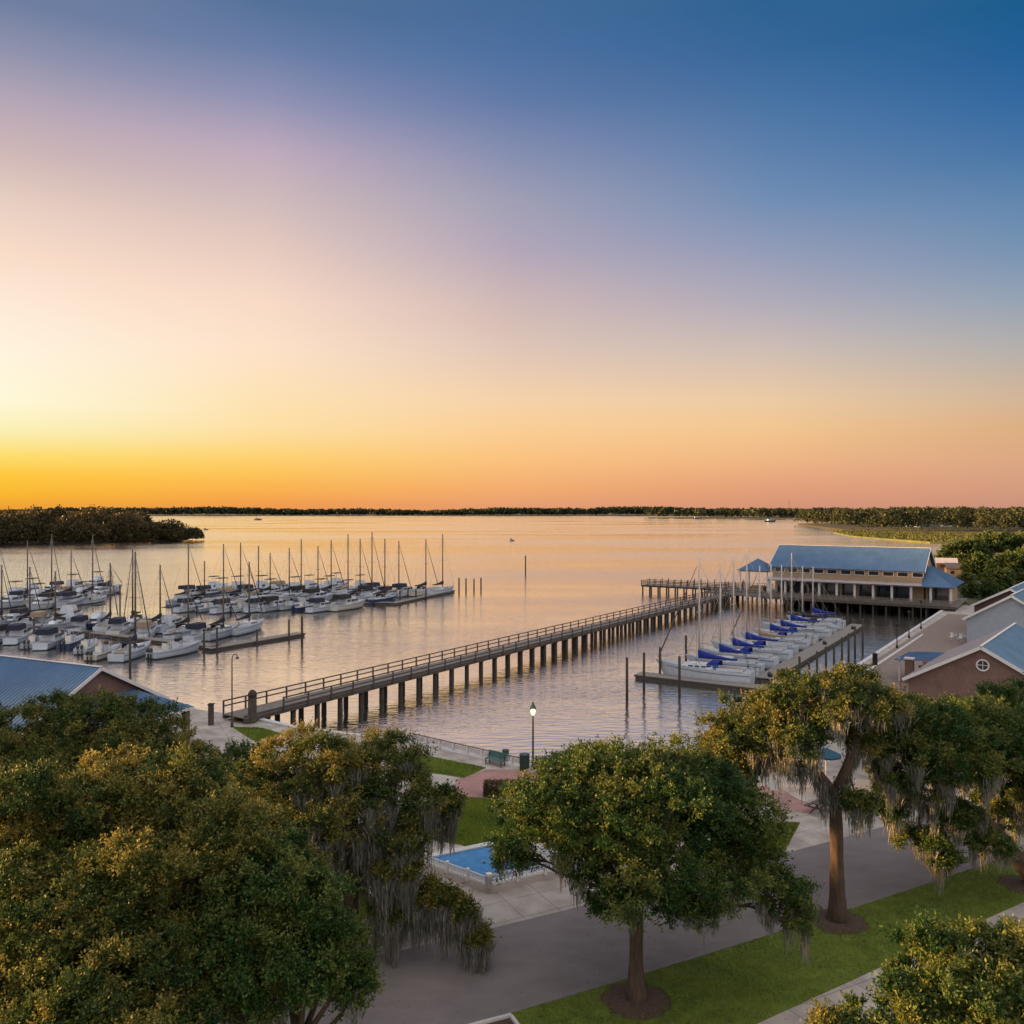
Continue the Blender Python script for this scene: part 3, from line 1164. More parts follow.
        for c0 in hang:
            bl = rng.uniform(lmin, lmax) * (.45 + .55 * rng.random())
            ns = int(30 + bl * 30)
            wid = rng.uniform(.12, .32)
            off = rng.normal(0, wid, (ns, 3)) * np.array([1, 1, .4])
            ln = bl * (1 - np.abs(off[:, 0]) / (3.2 * wid)) * rng.uniform(.35, 1.0, ns)
            ln = np.maximum(ln, .15)
            for s in range(ns):
                p0 = c0 + off[s]
                nseg = max(2, int(ln[s] / .34))
                yaw = rng.uniform(0, PI)
                tn = .45 + rng.normal(0, .2)
                cx = -off[s] * np.array([.35, .35, 0]) / nseg
                for g in range(nseg):
                    d = np.array([rng.normal(0, .11), rng.normal(0, .11), -1.0]) * (ln[s] / nseg) + cx
                    dl = float(np.linalg.norm(d))
                    P_.append(p0)
                    A_.append(d / dl)
                    N_.append((math.cos(yaw), math.sin(yaw), 0))
                    L_.append(dl * 1.35)
                    W_.append((.034 + .03 * rng.random()) * (1 - .6 * g / nseg))
                    T_.append(tn + rng.normal(0, .08))
                    p0 = p0 + d
                    yaw += rng.normal(0, .5)
        quads_mesh('hanging_moss', np.array(P_), np.array(A_), np.array(N_), np.array(L_), np.array(W_), np.array(T_), M['moss'], root, .5)
    if mulch:
        mulch_bed(base, mulch, label)
    return root


def mulch_bed(base, r, label):
    rn = random.Random(int(base.x * 100))
    poly = []
    for k in range(28):
        a = 2 * PI * k / 28
        q_ = r * rn.uniform(.9, 1.08)
        poly.append((base.x + q_ * math.cos(a), base.y + q_ * math.sin(a)))
    mb = MB()
    n = len(poly)
    vs = [(x_, y_, .032) for x_, y_ in poly] + [(base.x + (x_ - base.x) * .6, base.y + (y_ - base.y) * .6, .12) for x_, y_ in poly] + [(base.x, base.y, .2)]
    fs = [(i, (i + 1) % n, n + (i + 1) % n, n + i) for i in range(n)] + [(n + i, n + (i + 1) % n, 2 * n) for i in range(n)]
    mb.add(vs, fs, True)
    tag(mb.build('mulch_bed', M['mulch']), 'round bed of brown bark mulch at the foot of the ' + label, 'mulch bed', 'mulch beds on the lawn')


# round oak in the middle
b = P(636, 1001)
make_tree('oak_tree', 'broad round oak in the middle of the lawn strip, with a straight bare trunk', (b.x, b.y),
          [lobe(600, 778, 34.5, 62, 44), lobe(668, 778, 35, 62, 42), lobe(545, 816, 33.5, 50, 36), lobe(640, 838, 33, 82, 66), lobe(722, 812, 35, 50, 52),
           lobe(745, 868, 34.5, 48, 44), lobe(785, 905, 34, 30, 30), lobe(700, 892, 32.5, 52, 36), lobe(614, 888, 32.8, 34, 36), lobe(518, 848, 34.5, 24, 24),
           lobe(640, 800, 38, 80, 60), lobe(594, 832, 36.5, 48, 38)],
          .33, (b.x + .1, b.y + .1, 4.3), .15, M['leaf_oak'], spacing=0.63, twigs=18, per=9, rad=.55, seed=3, tone0=.46,
          moss=(60, .8, 2.2, lambda p: np.where(p[:, 2] < 6.0, 1.0, .05)))
mulch_bed(b, 1.35, 'round oak')

# forked oak with moss, across from the brick plaza
b = P(838, 922)
fk = PD(835, 795, 40.2)
make_tree('oak_tree', 'tall forked oak with a thick reddish trunk and moss hanging from open limbs', (b.x, b.y),
          [lobe(755, 728, 41, 48, 30), lobe(730, 748, 41.5, 30, 26), lobe(815, 698, 40.5, 48, 26), lobe(868, 700, 40.5, 36, 26), lobe(800, 738, 39, 30, 18),
           lobe(866, 738, 41, 28, 26), lobe(890, 722, 42, 24, 22), lobe(780, 710, 43, 45, 24), lobe(846, 680, 42, 36, 13), lobe(860, 800, 39, 16, 9), lobe(745, 762, 40.5, 18, 12)],
          .36, fk, .15, M['leaf_olive'], spacing=0.61, twigs=18, per=8, rad=.5, seed=5, tone0=.48, limb_r=.26, keepdown=.55,
          moss=(150, .7, 2.4, None),
          extra_stems=[[(fk, .30), (PD(848, 765, 40.3), .24), (PD(858, 735, 40.6), .15)], [(fk, .26), (PD(812, 765, 40), .2), (PD(780, 762, 39.6), .15), (PD(748, 758, 40), .08)],
                       [(PD(812, 768, 40), .16), (PD(806, 740, 40), .12), (PD(800, 705, 40), .08)]])
mulch_bed(b, 1.35, 'forked oak')

# leaning oak at the right edge
b = P(1040, 886)
fk = PD(978, 812, 42.5)
make_tree('oak_tree', 'leaning oak at the right edge trailing long grey moss over the road', (b.x, b.y),
          [lobe(930, 728, 42.5, 56, 30), lobe(905, 765, 41.5, 42, 38), lobe(962, 766, 41.5, 48, 38), lobe(1000, 735, 43.5, 42, 40), lobe(1040, 780, 43, 38, 44),
           lobe(918, 836, 42, 28, 10), lobe(944, 856, 41.5, 16, 8), lobe(890, 806, 42, 26, 11), lobe(985, 842, 42, 26, 16), lobe(955, 812, 42, 24, 16), lobe(1010, 800, 45, 40, 30),
           lobe(960, 725, 46, 60, 30)],
          .45, fk, .15, M['leaf_oak'], spacing=0.61, twigs=18, per=9, rad=.52, seed=8, tone0=.50, limb_r=.26, lean=PD(1018, 858, 43.5),
          moss=(170, .9, 2.8, lambda p: np.where(p[:, 2] < 8.2, 1.0, .1)),
          extra_stems=[[(fk, .27), (PD(945, 806, 42.3), .19), (PD(918, 796, 42), .12), (PD(905, 770, 42), .07)],
                       [(PD(1000, 838, 43), .22), (PD(990, 800, 44), .15), (PD(1000, 760, 44), .1)]])
mulch_bed(Vector((b.x - .8, b.y, 0)), 1.3, 'leaning oak')

# row of trees behind, at the end of the brick building
for i, (px, py, Y, w, h, lb) in enumerate([(893, 712, 60, 34, 20, 'low bushy tree between the forked oak and the brick gable'),
                                           (952, 716, 62, 36, 18, 'low bushy tree in front of the round window of the brick gable'),
                                           (1012, 702, 64, 30, 28, 'taller bushy tree at the right end of the brick gable'),
                                           (716, 748, 58, 14, 20, 'small dark tree seen left of the forked oak'),
                                           (850, 690, 66, 30, 14, 'low bushy tree at the near end of the promenade')]):
    p = PD(px, py, Y)
    make_tree('bushy_tree', lb, (p.x, p.y), [lobe(px - w * .4, py, Y, w * .6, h * .9), lobe(px + w * .4, py + 2, Y, w * .6, h), lobe(px, py - h * .2, Y + .6, w * .6, h),
                                             lobe(px, py + h * .9, Y, w * .7, h * .8)],
              .16, (p.x, p.y, max(1.5, p.z - 2)), .2, M['leaf_oak'], spacing=0.92, twigs=16, per=7, rad=.65, seed=20 + i, tone0=.5, group='bushy trees behind the mossy oaks')

# back left tree before the blue roof
p = PD(95, 760, 56)
make_tree('oak_tree', 'wide brownish green oak in front of the blue roof at the left', (p.x, p.y),
          [lobe(25, 752, 56, 58, 44), lobe(85, 720, 57, 60, 30), lobe(150, 745, 56, 48, 36), lobe(60, 778, 54, 70, 36), lobe(190, 765, 55, 30, 30), lobe(-30, 735, 56, 40, 34),
           lobe(120, 780, 54, 70, 40)],
          .4, (p.x, p.y, 3), .2, M['leaf_olive'], spacing=0.83, twigs=18, per=8, rad=.7, seed=31, tone0=.50)
p = PD(240, 750, 58)
make_tree('bushy_tree', 'small dark bushy tree by the foot of the pier', (p.x, p.y), [lobe(240, 757, 58, 26, 17), lobe(262, 765, 57, 22, 14), lobe(225, 772, 57, 20, 14)],
          .14, (p.x, p.y, 1.2), .19, M['leaf_dark'], spacing=0.85, twigs=16, per=8, rad=.6, seed=33, tone0=.4)

# unseen wooded bluff, added out of view at the left to shade the marina
bl = [(-420, 84), (-250, 84), (-240, 140), (-250, 240), (-285, 330), (-420, 380)]
mb = MB()
n_ = len(bl)
top_ = [(-330 + (x_ + 330) * .7, 230 + (y_ - 230) * .93, 24.0) for x_, y_ in bl]
mb.add([(x_, y_, -3) for x_, y_ in bl] + top_, [(i, (i + 1) % n_, n_ + (i + 1) % n_, n_ + i) for i in range(n_)] + [tuple(range(n_, 2 * n_))])
tag(mb.build('shade_hill', M['terrain']), kind='structure')
pts = []
for k in range(150):
    y_ = 88 + 245 * k / 149
    for x_ in (-262, -285, -305):
        for z_ in (9, 20, 31, 40):
            pts.append((x_ - max(0, y_ - 240) * .3 + random.uniform(-5, 5), y_ + random.uniform(-2, 2), z_ + random.uniform(-2, 3), 7.2, 6.6))
canopy('wood', 'unseen wooded bluff added beyond the left edge to shade the marina', pts, 2.2, 110, mat='leaf_head')

# trees added out of view at the left to keep low sun off the park
pts = []
for k in range(64):
    y_ = 12 + 50 * k / 63
    for z_, r_ in ((3.0, 3.0), (6.6, 3.0), (9.6, 2.7)):
        pts.append((-72 + random.uniform(-2.5, 2.5), y_ + random.uniform(-1, 1), z_, r_ * random.uniform(.85, 1.15), r_ * random.uniform(.85, 1.15)))
canopy('wood', 'dense row of unseen oaks added beyond the left edge to shade the park', pts, .5, 420, mat='leaf_oak')

# big foreground mass at the left: three crowns
make_tree('oak_tree', 'huge leafy oak filling the lower left corner', (-13.5, 26, 0),
          [lobe(30, 822, 27.5, 62, 66), lobe(105, 812, 28.5, 62, 62), lobe(175, 806, 28.5, 52, 54), lobe(222, 838, 27, 46, 50), lobe(60, 895, 25.5, 80, 60), lobe(150, 890, 26, 72, 60),
           lobe(0, 950, 24.5, 70, 60), lobe(95, 965, 24, 80, 60), lobe(-30, 860, 27, 50, 70), lobe(185, 960, 25, 60, 60), lobe(190, 870, 30, 95, 70), lobe(80, 860, 31, 95, 70), lobe(40, 1010, 23.5, 70, 40), lobe(140, 1015, 23.5, 70, 40)],
          .5, (-13.5, 26, 4), .125, M['leaf_olive'], spacing=0.52, twigs=21, per=9, rad=.5, seed=41, tone0=.54, up=.6, inner=.5)
make_tree('oak_tree', 'dark leafy oak at the lower left, right of the huge corner oak', (-6.4, 25.5, 0),
          [lobe(262, 878, 26.5, 48, 44), lobe(312, 905, 26, 38, 42), lobe(240, 945, 25, 50, 50), lobe(305, 962, 25, 44, 36), lobe(345, 968, 25.5, 26, 26), lobe(215, 1005, 24, 50, 30),
           lobe(300, 935, 28, 50, 50), lobe(335, 940, 27, 28, 30), lobe(265, 900, 30, 62, 56), lobe(355, 985, 25.5, 24, 20), lobe(250, 1000, 24.5, 40, 22)],
          .4, (-6.4, 25.5, 3.6), .13, M['leaf_oak'], spacing=0.52, twigs=21, per=9, rad=.48, seed=43, tone0=.52, up=.6,
          moss=(26, .6, 1.5, lambda p: np.where(p[:, 2] < 6.5, 1.0, .02)))
b = PD(350, 860, 38)
make_tree('oak_tree', 'golden topped oak with a thick curtain of grey moss beside the pool', (b.x, b.y),
          [lobe(322, 768, 38.5, 52, 42), lobe(375, 766, 39.5, 46, 38), lobe(275, 782, 37.5, 42, 38), lobe(420, 800, 38.5, 30, 34), lobe(345, 815, 37, 52, 36), lobe(300, 830, 37, 50, 44),
           lobe(398, 836, 37.5, 30, 22), lobe(396, 864, 37, 26, 10), lobe(424, 886, 37, 18, 8), lobe(446, 898, 36.6, 14, 7), lobe(464, 908, 36.4, 10, 8), lobe(478, 936, 36.2, 9, 9), lobe(420, 896, 37, 15, 8), lobe(392, 906, 37, 20, 9), lobe(360, 860, 39, 40, 30), lobe(448, 800, 39, 12, 18)],
          .42, (b.x, b.y, 5), .15, M['leaf_olive'], spacing=0.63, twigs=18, per=8, rad=.55, seed=47, tone0=.54, keepdown=.5,
          moss=(430, 1.2, 3.4, lambda p: np.where((p[:, 2] < 8.2) & (p[:, 0] > -9.3), 1.0, .02) * np.where(p[:, 1] < 38, 1.0, .3)))

# lower right
make_tree('bushy_tree', 'pale yellow green bushy tree filling the lower right corner', (10.6, 20.6, 0),
          [lobe(955, 985, 20.5, 66, 50), lobe(1010, 955, 21, 44, 32), lobe(915, 1005, 20, 32, 32), lobe(1005, 1015, 20, 60, 40), lobe(935, 945, 21.5, 30, 18), lobe(960, 1040, 19.5, 90, 40)],
          .25, (10.6, 20.6, 3), .12, M['leaf_oak'], spacing=0.44, twigs=21, per=9, rad=.40, seed=51, tone0=.56, up=.8, inner=.45)
make_tree('bushy_tree', 'small bushy top poking up at the bottom edge beside the sidewalk', (7.7, 20, 0),
          [lobe(832, 1030, 20, 26, 14), lobe(846, 1040, 20, 34, 18)],
          .12, (7.7, 20, 3), .11, M['leaf_olive'], spacing=0.41, twigs=18, per=8, rad=.34, seed=53, tone0=.5, up=.8)

# trees on the right bank behind the restaurant
spots = [(964, 552, 300, 22, 14), (995, 548, 310, 30, 18), (1026, 550, 330, 28, 18), (984, 566, 240, 20, 14), (1012, 566, 230, 24, 17), (1036, 560, 240, 26, 20),
         (950, 560, 330, 16, 14), (965, 582, 215, 10, 9), (1000, 578, 200, 14, 10), (938, 592, 172, 6, 5), (972, 590, 190, 9, 6), (990, 590, 185, 10, 8)]
words = ['round topped tree at the left end of the right bank row', 'wide dark tree in the middle of the right bank row', 'tallest dark tree at the right edge on the bank',
         'dense dark tree in the front of the right bank row', 'leafy tree above the brown brick house roof', 'big tree cut by the right edge on the bank',
         'small tree beside the beach behind the restaurant', 'little tree behind the side roof of the restaurant', 'low tree between the restaurant and the brick house',
         'small green bush by the restaurant corner', 'low bush right of the restaurant side roof', 'rounded bush above the far brick house roof']
for i, ((px, py, Y, w, h), lb) in enumerate(zip(spots, words)):
    p = PD(px, py, Y)
    make_tree('bank_tree', lb, (p.x, p.y), [lobe(px - w * .45, py + h * .15, Y, w * .55, h * .75), lobe(px + w * .4, py, Y + 2, w * .6, h * .85), lobe(px, py - h * .25, Y, w * .55, h * .7), lobe(px, py + h * .6, Y, w * .8, h * .55)],
              .3, (p.x, p.y, max(.5, p.z - h * Y / F * .9)), .9 * Y / 260, M['leaf_dark'], spacing=1.5 * Y / 250, twigs=9, per=8, rad=1.3 * Y / 260, seed=60 + i, tone0=.46, group='trees on the right bank')


# ------------------------------------------------------------------ buildings
def gable_house(name, label, peak, u, v, hw, zeave, length, wall, roof_l, roof_r, over=.45):
    """peak: foot of the front gable's peak; u runs back along the ridge, v to the right. Local frame: x = v, y = u"""
    zp = peak[2]
    root = thing(name, label, 'building', (peak[0], peak[1], 0), math.atan2(v[1], v[0]))
    mb = MB()
    poly = [(-hw, -.1), (hw, -.1), (hw, zeave), (0, zp), (-hw, zeave)]
    n = len(poly)
    vs = [(x_, 0, z_) for x_, z_ in poly] + [(x_, length, z_) for x_, z_ in poly]
    mb.add(vs, [tuple(range(n)), tuple(reversed(range(n, 2 * n)))] + [((i + 1) % n, i, n + i, n + (i + 1) % n) for i in range(n)])
    mb.build('wall', M[wall], root)
    sl_ = (zp - zeave) / hw
    ex = hw + over
    ez = zeave - sl_ * over + .10
    for sgn, mt in ((-1, roof_l), (1, roof_r)):  # the light falling on each slope is put into its roof colour
        mb = MB()
        if sgn < 0:
            mb.seamed((-ex, length + over, ez), (-ex, -over, ez), (0, -over, zp + .10), (0, length + over, zp + .10), .07)
        else:
            mb.seamed((ex, -over, ez), (ex, length + over, ez), (0, length + over, zp + .10), (0, -over, zp + .10), .07)
        mb.build('roof', M[mt], root)
    mb = MB()
    for sgn in (-1, 1):
        mb.beam((sgn * ex, -over - .03, ez - .12), (sgn * .03, -over - .03, zp - .02), .06, .3)
        mb.beam((sgn * (ex + .02), -over, ez - .14), (sgn * (ex + .02), length + over, ez - .14), .05, .18)
    mb.build('trim_board', M['trim'], root)
    mb = MB()
    mb.beam((0, -over - .02, zp + .15), (0, length + over, zp + .15), .22, .06)
    mb.build('ridge_cap', M['trim'], root)
    return root


U1 = Vector((.62, .785, 0)).normalized()
V1 = Vector((U1.y, -U1.x, 0))
h1 = gable_house('brick_house', 'red brick gabled house with a round window and blue metal roof', (44.2, 80, 6.65), U1, V1, 6.4, 3.1, 20, 'brickwall', 'roofpale', 'roof_skylit')
w = PD(993, 665, 82.3)
loc = h1.matrix_basis.inverted() @ w
mb = MB()
ring = [(math.cos(2 * PI * k / 24), math.sin(2 * PI * k / 24)) for k in range(24)]
cx_, cz_ = .1, 4.95
for r0_, r1_ in ((.44, .58),):
    rings = []
    for (ra, ya) in ((r0_, -.02), (r0_, -.10), (r1_, -.10), (r1_, -.02)):
        rings.append([(cx_ + ra * c_, ya, cz_ + ra * s_) for c_, s_ in ring])
    mb.loft(rings, True, False)
wf = mb.build('window', M['trim'], h1)
mb = MB()
mb.add([(cx_ + .45 * c_, -.03, cz_ + .45 * s_) for c_, s_ in ring], [tuple(range(24))])
mb.build('pane', M['glass'], wf)
mb = MB()
mb.beam((cx_ - .44, -.05, cz_), (cx_ + .44, -.05, cz_), .03, .05).beam((cx_, -.05, cz_ - .44), (cx_, -.05, cz_ + .44), .05, .03)
mb.build('mullion', M['trim'], wf)
for y_ in (13.6, 19.4):
    MB().box(-10.6, y_, 1.3, .14, .14, 2.6).build('lean_to_post', M['trim'], h1)
MB().seamed((-11.0, 20.0, 2.5), (-11.0, 13.0, 2.5), (-6.9, 13.0, 2.8), (-6.9, 20.0, 2.8), .06).build('lean_to_roof', M['roofblue'], h1)

h2 = gable_house('white_house', 'pale grey gabled house behind the brick house with the round window', (69.6, 118.4, 7.6), U1, V1, 5.6, 4.2, 11, 'siding', 'roofpale', 'roof_skylit')
MB().box(3.0, -.05, 2.6, 1.1, .08, 1.3).build('window', M['glass'], h2)
h3 = gable_house('brick_house', 'dark red brick gabled house farthest along the promenade', (77.4, 132, 7.3), U1, V1, 5.0, 4.6, 20, 'darkbrick', 'roofpale', 'roof_skylit')
for k in (-3.2, -1.2):
    MB().box(k, -.03, 3.2, .9, .06, 1.2).build('window', M['glass'], h3)
MB().box(-5.05, 3.0, 1.5, .12, 2.2, 2.6).build('door', M['cream'], h3)

# left building
lu = Vector((.905, -.425, 0)).normalized()
pk = Vector((-32.6, 66.8, 7.2))
root = thing('pavilion_building', 'low wide building with a blue metal roof at the left waterside', 'building', (pk.x, pk.y, 0), math.atan2(lu.y, lu.x))
# local x along the ridge to the right, y away from the water side (towards the water)
HW, ZE = 6.2, 3.7
mb = MB()
n = 5
poly = [(-HW, -.1), (HW, -.1), (HW, ZE), (0, 7.1), (-HW, ZE)]
vs = [(0, y_, z_) for y_, z_ in poly] + [(-26, y_, z_) for y_, z_ in poly]
mb.add(vs, [tuple(range(n)), tuple(reversed(range(n, 2 * n)))] + [((i + 1) % n, i, n + i, n + (i + 1) % n) for i in range(n)])
mb.build('wall', M['brickwall'], root)
for sgn in (-1, 1):
    mb = MB()
    e = HW + .5
    z_ = ZE - .25
    if sgn < 0:
        mb.seamed((-26.5, -e, z_), (.5, -e, z_), (.5, 0, 7.22), (-26.5, 0, 7.22), .08, .42)
    else:
        mb.seamed((.5, e, z_), (-26.5, e, z_), (-26.5, 0, 7.22), (.5, 0, 7.22), .08, .42)
    mb.build('roof', M['roofblue'], root)
mb = MB()
for sgn in (-1, 1):
    mb.beam((.53, sgn * (HW + .5), ZE - .35), (.53, sgn * .03, 7.1), .05, .26)
mb.beam((-26.5, 0, 7.26), (.5, 0, 7.26), .2, .06)
mb.build('trim_board', M['trim'], root)
mb = MB()
zt, zl = 4.6, 3.5                                          # low hipped porch roof against the gable
A0, A1, B0, B1 = (.06, -3.2, zt), (.06, 3.2, zt), (4.9, -5.2, zl), (4.9, 5.2, zl)
mb.seamed(B0, B1, (.06, 3.2, zt + .3), (.06, -3.2, zt + .3), .07, .42)
mb.seamed((.06, -5.2, zl), B0, (.07, -3.2, zt + .3), (.06, -3.2, zt + .3), .07, .42)
mb.seamed(B1, (.06, 5.2, zl), (.06, 3.2, zt + .3), (.07, 3.2, zt + .3), .07, .42)
mb.build('porch_roof', M['roofblue'], root)
mb = MB().beam((4.94, -5.2, zl - .1), (4.94, 5.2, zl - .1), .06, .2)
mb.build('porch_fascia', M['trim'], root)
for y_ in (-4.7, -1.6, 1.6, 4.7):
    MB().box(4.5, y_, 1.66, .45, .45, 3.34).build('porch_column', M['brickwall'], root)

# restaurant over the water
A = Vector((57, 186, 0))
ua = R(-34)
rs = thing('waterfront_restaurant', 'long two storey restaurant with a blue roof standing on piles', 'building', (A.x, A.y, 0), ua)
LB, DB = 29.8, 14.0
FZ = .9
MB().prism([(-1.5, -2.6), (36, -2.6), (36, 17), (-1.5, 17)], FZ - .4, FZ).build('deck', M['plank'], rs)
mb = MB()
mb.box(LB / 2, DB / 2, (FZ + 4.6) / 2 + .0, LB - .2, DB - 5, 4.6 - FZ)
mb.build('ground_floor_wall', M['tanwall'], rs)
x_ = .15
while x_ < LB - 3:
    MB().box(x_ + 1.7, 2.455, 2.62, 3.0, .06, 3.1).build('ground_floor_window', M['glass'], rs)
    x_ += 3.39
x_ = -.6
while x_ < 35.3:
    MB().box(x_, -.6, (FZ + 4.3) / 2 + .4, .42, .42, 4.3 - FZ).build('porch_column', M['trim'], rs)
    x_ += 3.56
MB().box(17.3, -.6, 4.42, 36.0, .4, .3).build('porch_beam', M['trim'], rs)
mb = MB()                                                   # upper storey with gable ends
poly = [(0.0, 4.58), (DB, 4.58), (DB, 7.6), (DB / 2, 11.5), (0, 7.6)]
vs = [(LB, y_, z_) for y_, z_ in poly] + [(0, y_, z_) for y_, z_ in poly]
mb.add(vs, [tuple(range(n)), tuple(reversed(range(n, 2 * n)))] + [((i + 1) % n, i, n + i, n + (i + 1) % n) for i in range(n)])
mb.build('upper_wall', M['tanwall'], rs)
for k in range(11):
    cx_ = 1.6 + k * 2.74
    fr = MB().box(cx_, -.045, 6.62, 2.1, .07, 1.0).build('upper_window', M['trim'], rs)
    MB().box(cx_, -.085, 6.62, 1.85, .03, .78).build('pane', M['glass'], fr)
MB().box(LB / 2, -.03, 7.52, LB + .05, .05, .08).build('trim_board', M['trim'], rs)
z_ = 7.3
MB().seamed((-.6, -.75, z_), (LB + .6, -.75, z_), (LB + .6, DB / 2, 11.75), (-.6, DB / 2, 11.75), .09, .6, .018, .03).build('roof', M['roofblue'], rs)
MB().seamed((LB + .6, DB + .75, z_), (-.6, DB + .75, z_), (-.6, DB / 2, 11.75), (LB + .6, DB / 2, 11.75), .09, .6, .018, .03).build('roof', M['roofblue'], rs)
mb = MB()
for e in (-.63, LB + .63):
    mb.beam((e, -.75, z_ - .1), (e, DB / 2, 11.6), .06, .25).beam((e, DB + .75, z_ - .1), (e, DB / 2, 11.6), .06, .25)
mb.beam((-.6, DB / 2, 11.78), (LB + .6, DB / 2, 11.78), .3, .08)
mb.build('barge_board', M['trim'], rs)
MB().seamed((-1.0, -1.7, 4.58), (LB + .1, -1.7, 4.58), (LB + .1, -.02, 4.98), (-1.0, -.02, 4.98), .07, .6).build('skirt_roof', M['roofpale'], rs)
# side wing with a hipped roof against the right gable
mb = MB()
x0_, x1_, ya, yb = LB + .1, 35.8, -1.7, DB + 1
mb.seamed((x1_, ya, 4.5), (x1_, yb, 4.5), (x0_ + .4, 9.5, 8.0), (x0_ + .4, 4.5, 8.0), .07, .6)
mb.seamed((x0_, ya, 4.5), (x1_, ya, 4.5), (x0_ + .4, 4.5, 8.0), (x0_, 4.5, 8.0), .07, .6)
mb.seamed((x1_, yb, 4.5), (x0_, yb, 4.5), (x0_, 9.5, 8.0), (x0_ + .4, 9.5, 8.0), .07, .6)
mb.build('wing_roof', M['roofblue'], rs)
MB().box((LB + 34.8) / 2, DB / 2 + 1, (FZ + 4.5) / 2, 34.8 - LB - .4, DB - 4, 4.5 - FZ).build('wing_wall', M['tanwall'], rs)
MB().box((LB + 34.8) / 2, 2.95, 2.62, 3.6, .06, 3.0).build('ground_floor_window', M['glass'], rs)
# railing along the front deck edge
mb = MB()
mb.box(17.3, -2.5, FZ + 1.05, 37.4, .1, .08)
mb.build('railing_top', M['plank'], rs)
mb = MB()
for k in range(6):
    mb.box(17.3, -2.5, FZ + .14 + k * .145, 37.4, .05, .09)
for k in range(20):
    mb.box(-1.3 + k * 1.92, -2.5, FZ + .55, .1, .12, 1.1)
mb.build('railing_boards', M['plank'], rs)
MB().box(17.3, -2.58, FZ - .25, 37.6, .08, .5).build('deck_fascia', M['wood'], rs)
for k in range(16):
    for y_ in (-2.1, 1.5):
        MB().cyl(-1 + k * 2.45, y_, -4, FZ - .4, .2).build('pile', M['pile'], rs)
for k in range(8):
    for y_ in (6, 12):
        MB().cyl(-1 + k * 4.9, y_, -4, FZ - .4, .25).build('pile', M['pile'], rs)
MB().box(17.3, 16, -.8, 37, .2, 2.6).build('back_wall', M['pile'], rs)
# terrace tables with chairs in the arcade
tg = 'café tables on the restaurant deck'
for k in range(7):
    px_ = 1.4 + k * 4.2
    w = rs.matrix_basis @ Vector((px_, -1.4, FZ))
    t = thing('cafe_table', 'terracotta table set with chairs behind the restaurant rail, %s from the left' % ORD[k], 'table', w, ua, tg)
    MB().cyl(0, 0, 0, .72, .05).cyl(0, 0, 0, .04, .25).build('table_leg', M['rust'], t)
    MB().cyl(0, 0, .72, .76, .48, n=16).build('tabletop', M['redchair'], t)
    for s_ in (-1, 1):
        MB().box(s_ * .85, 0, .45, .42, .42, .05).box(s_ * 1.04, 0, .72, .05, .42, .5).box(s_ * .7, -.17, .21, .05, .05, .43).box(s_ * .7, .17, .21, .05, .05, .43) \
            .box(s_ * 1.02, -.17, .21, .05, .05, .43).box(s_ * 1.02, .17, .21, .05, .05, .43).build('chair', M['redchair'], t)

# open terrace at the left of the restaurant with a gazebo
tr = thing('terrace_deck', 'open wooden terrace on piles joining the pier to the restaurant', 'deck', (A.x, A.y, 0), ua)
MB().prism([(-16, 1), (-1.6, -2.6), (-1.6, 17), (-16, 17)], FZ - .4, FZ - .01).build('deck', M['plank'], tr)
mb = MB()
for p0, p1 in (((-16, 1), (-1.6, -2.5)), ((-16, 17), (-16, 1)), ((-1.6, 16.9), (-16, 16.9))):
    a, b = Vector((*p0, FZ)), Vector((*p1, FZ))
    for hh in (.3, .6, 1.05):
        mb.beam(a + Vector((0, 0, hh)), b + Vector((0, 0, hh)), .06, .1)
    m_ = int((b - a).length / 1.6)
    for k in range(m_ + 1):
        q_ = a + (b - a) * k / m_
        mb.box(q_.x, q_.y, FZ + .55, .1, .1, 1.1)
mb.build('railing', M['wood'], tr)
for k in range(7):
    MB().cyl(-15.5 + k * 2.3, 1.4 - k * .57, -4, FZ - .4, .2).build('pile', M['pile'], tr)
for k in range(7):
    MB().cyl(-15.5 + k * 2.3, 16, -4, FZ - .4, .2).build('pile', M['pile'], tr)
w = rs.matrix_basis @ Vector((-5.6, 7.5, FZ))
gz = thing('gazebo', 'open gazebo with a blue hipped roof left of the restaurant', 'gazebo', (w.x, w.y, FZ), ua)
mb = MB()
g_ = 3.7
ap = (0, 0, 7.6)
zz = 5.0
cs = [(-g_, -g_, zz), (g_, -g_, zz), (g_, g_, zz), (-g_, g_, zz)]
for i in range(4):
    mb.slab([cs[i], cs[(i + 1) % 4], ap], .08)
mb.build('roof', M['roofblue'], gz)
for sx in (-1, 1):
    for sy in (-1, 1):
        MB().box(sx * 3.1, sy * 3.1, 2.5, .25, .25, 5.0).build('post', M['trim'], gz)
MB().box(0, -3.1, 4.8, 6.4, .15, .3).box(0, 3.1, 4.8, 6.4, .15, .3).box(-3.1, 0, 4.8, .15, 6.0, .3).box(3.1, 0, 4.8, .15, 6.0, .3).build('beam', M['trim'], gz)
MB().box(0, 0, .55, 3.2, 3.2, 1.1).box(0, 0, 1.14, 3.6, 3.6, .08).build('bar_counter', M['tanwall'], gz)
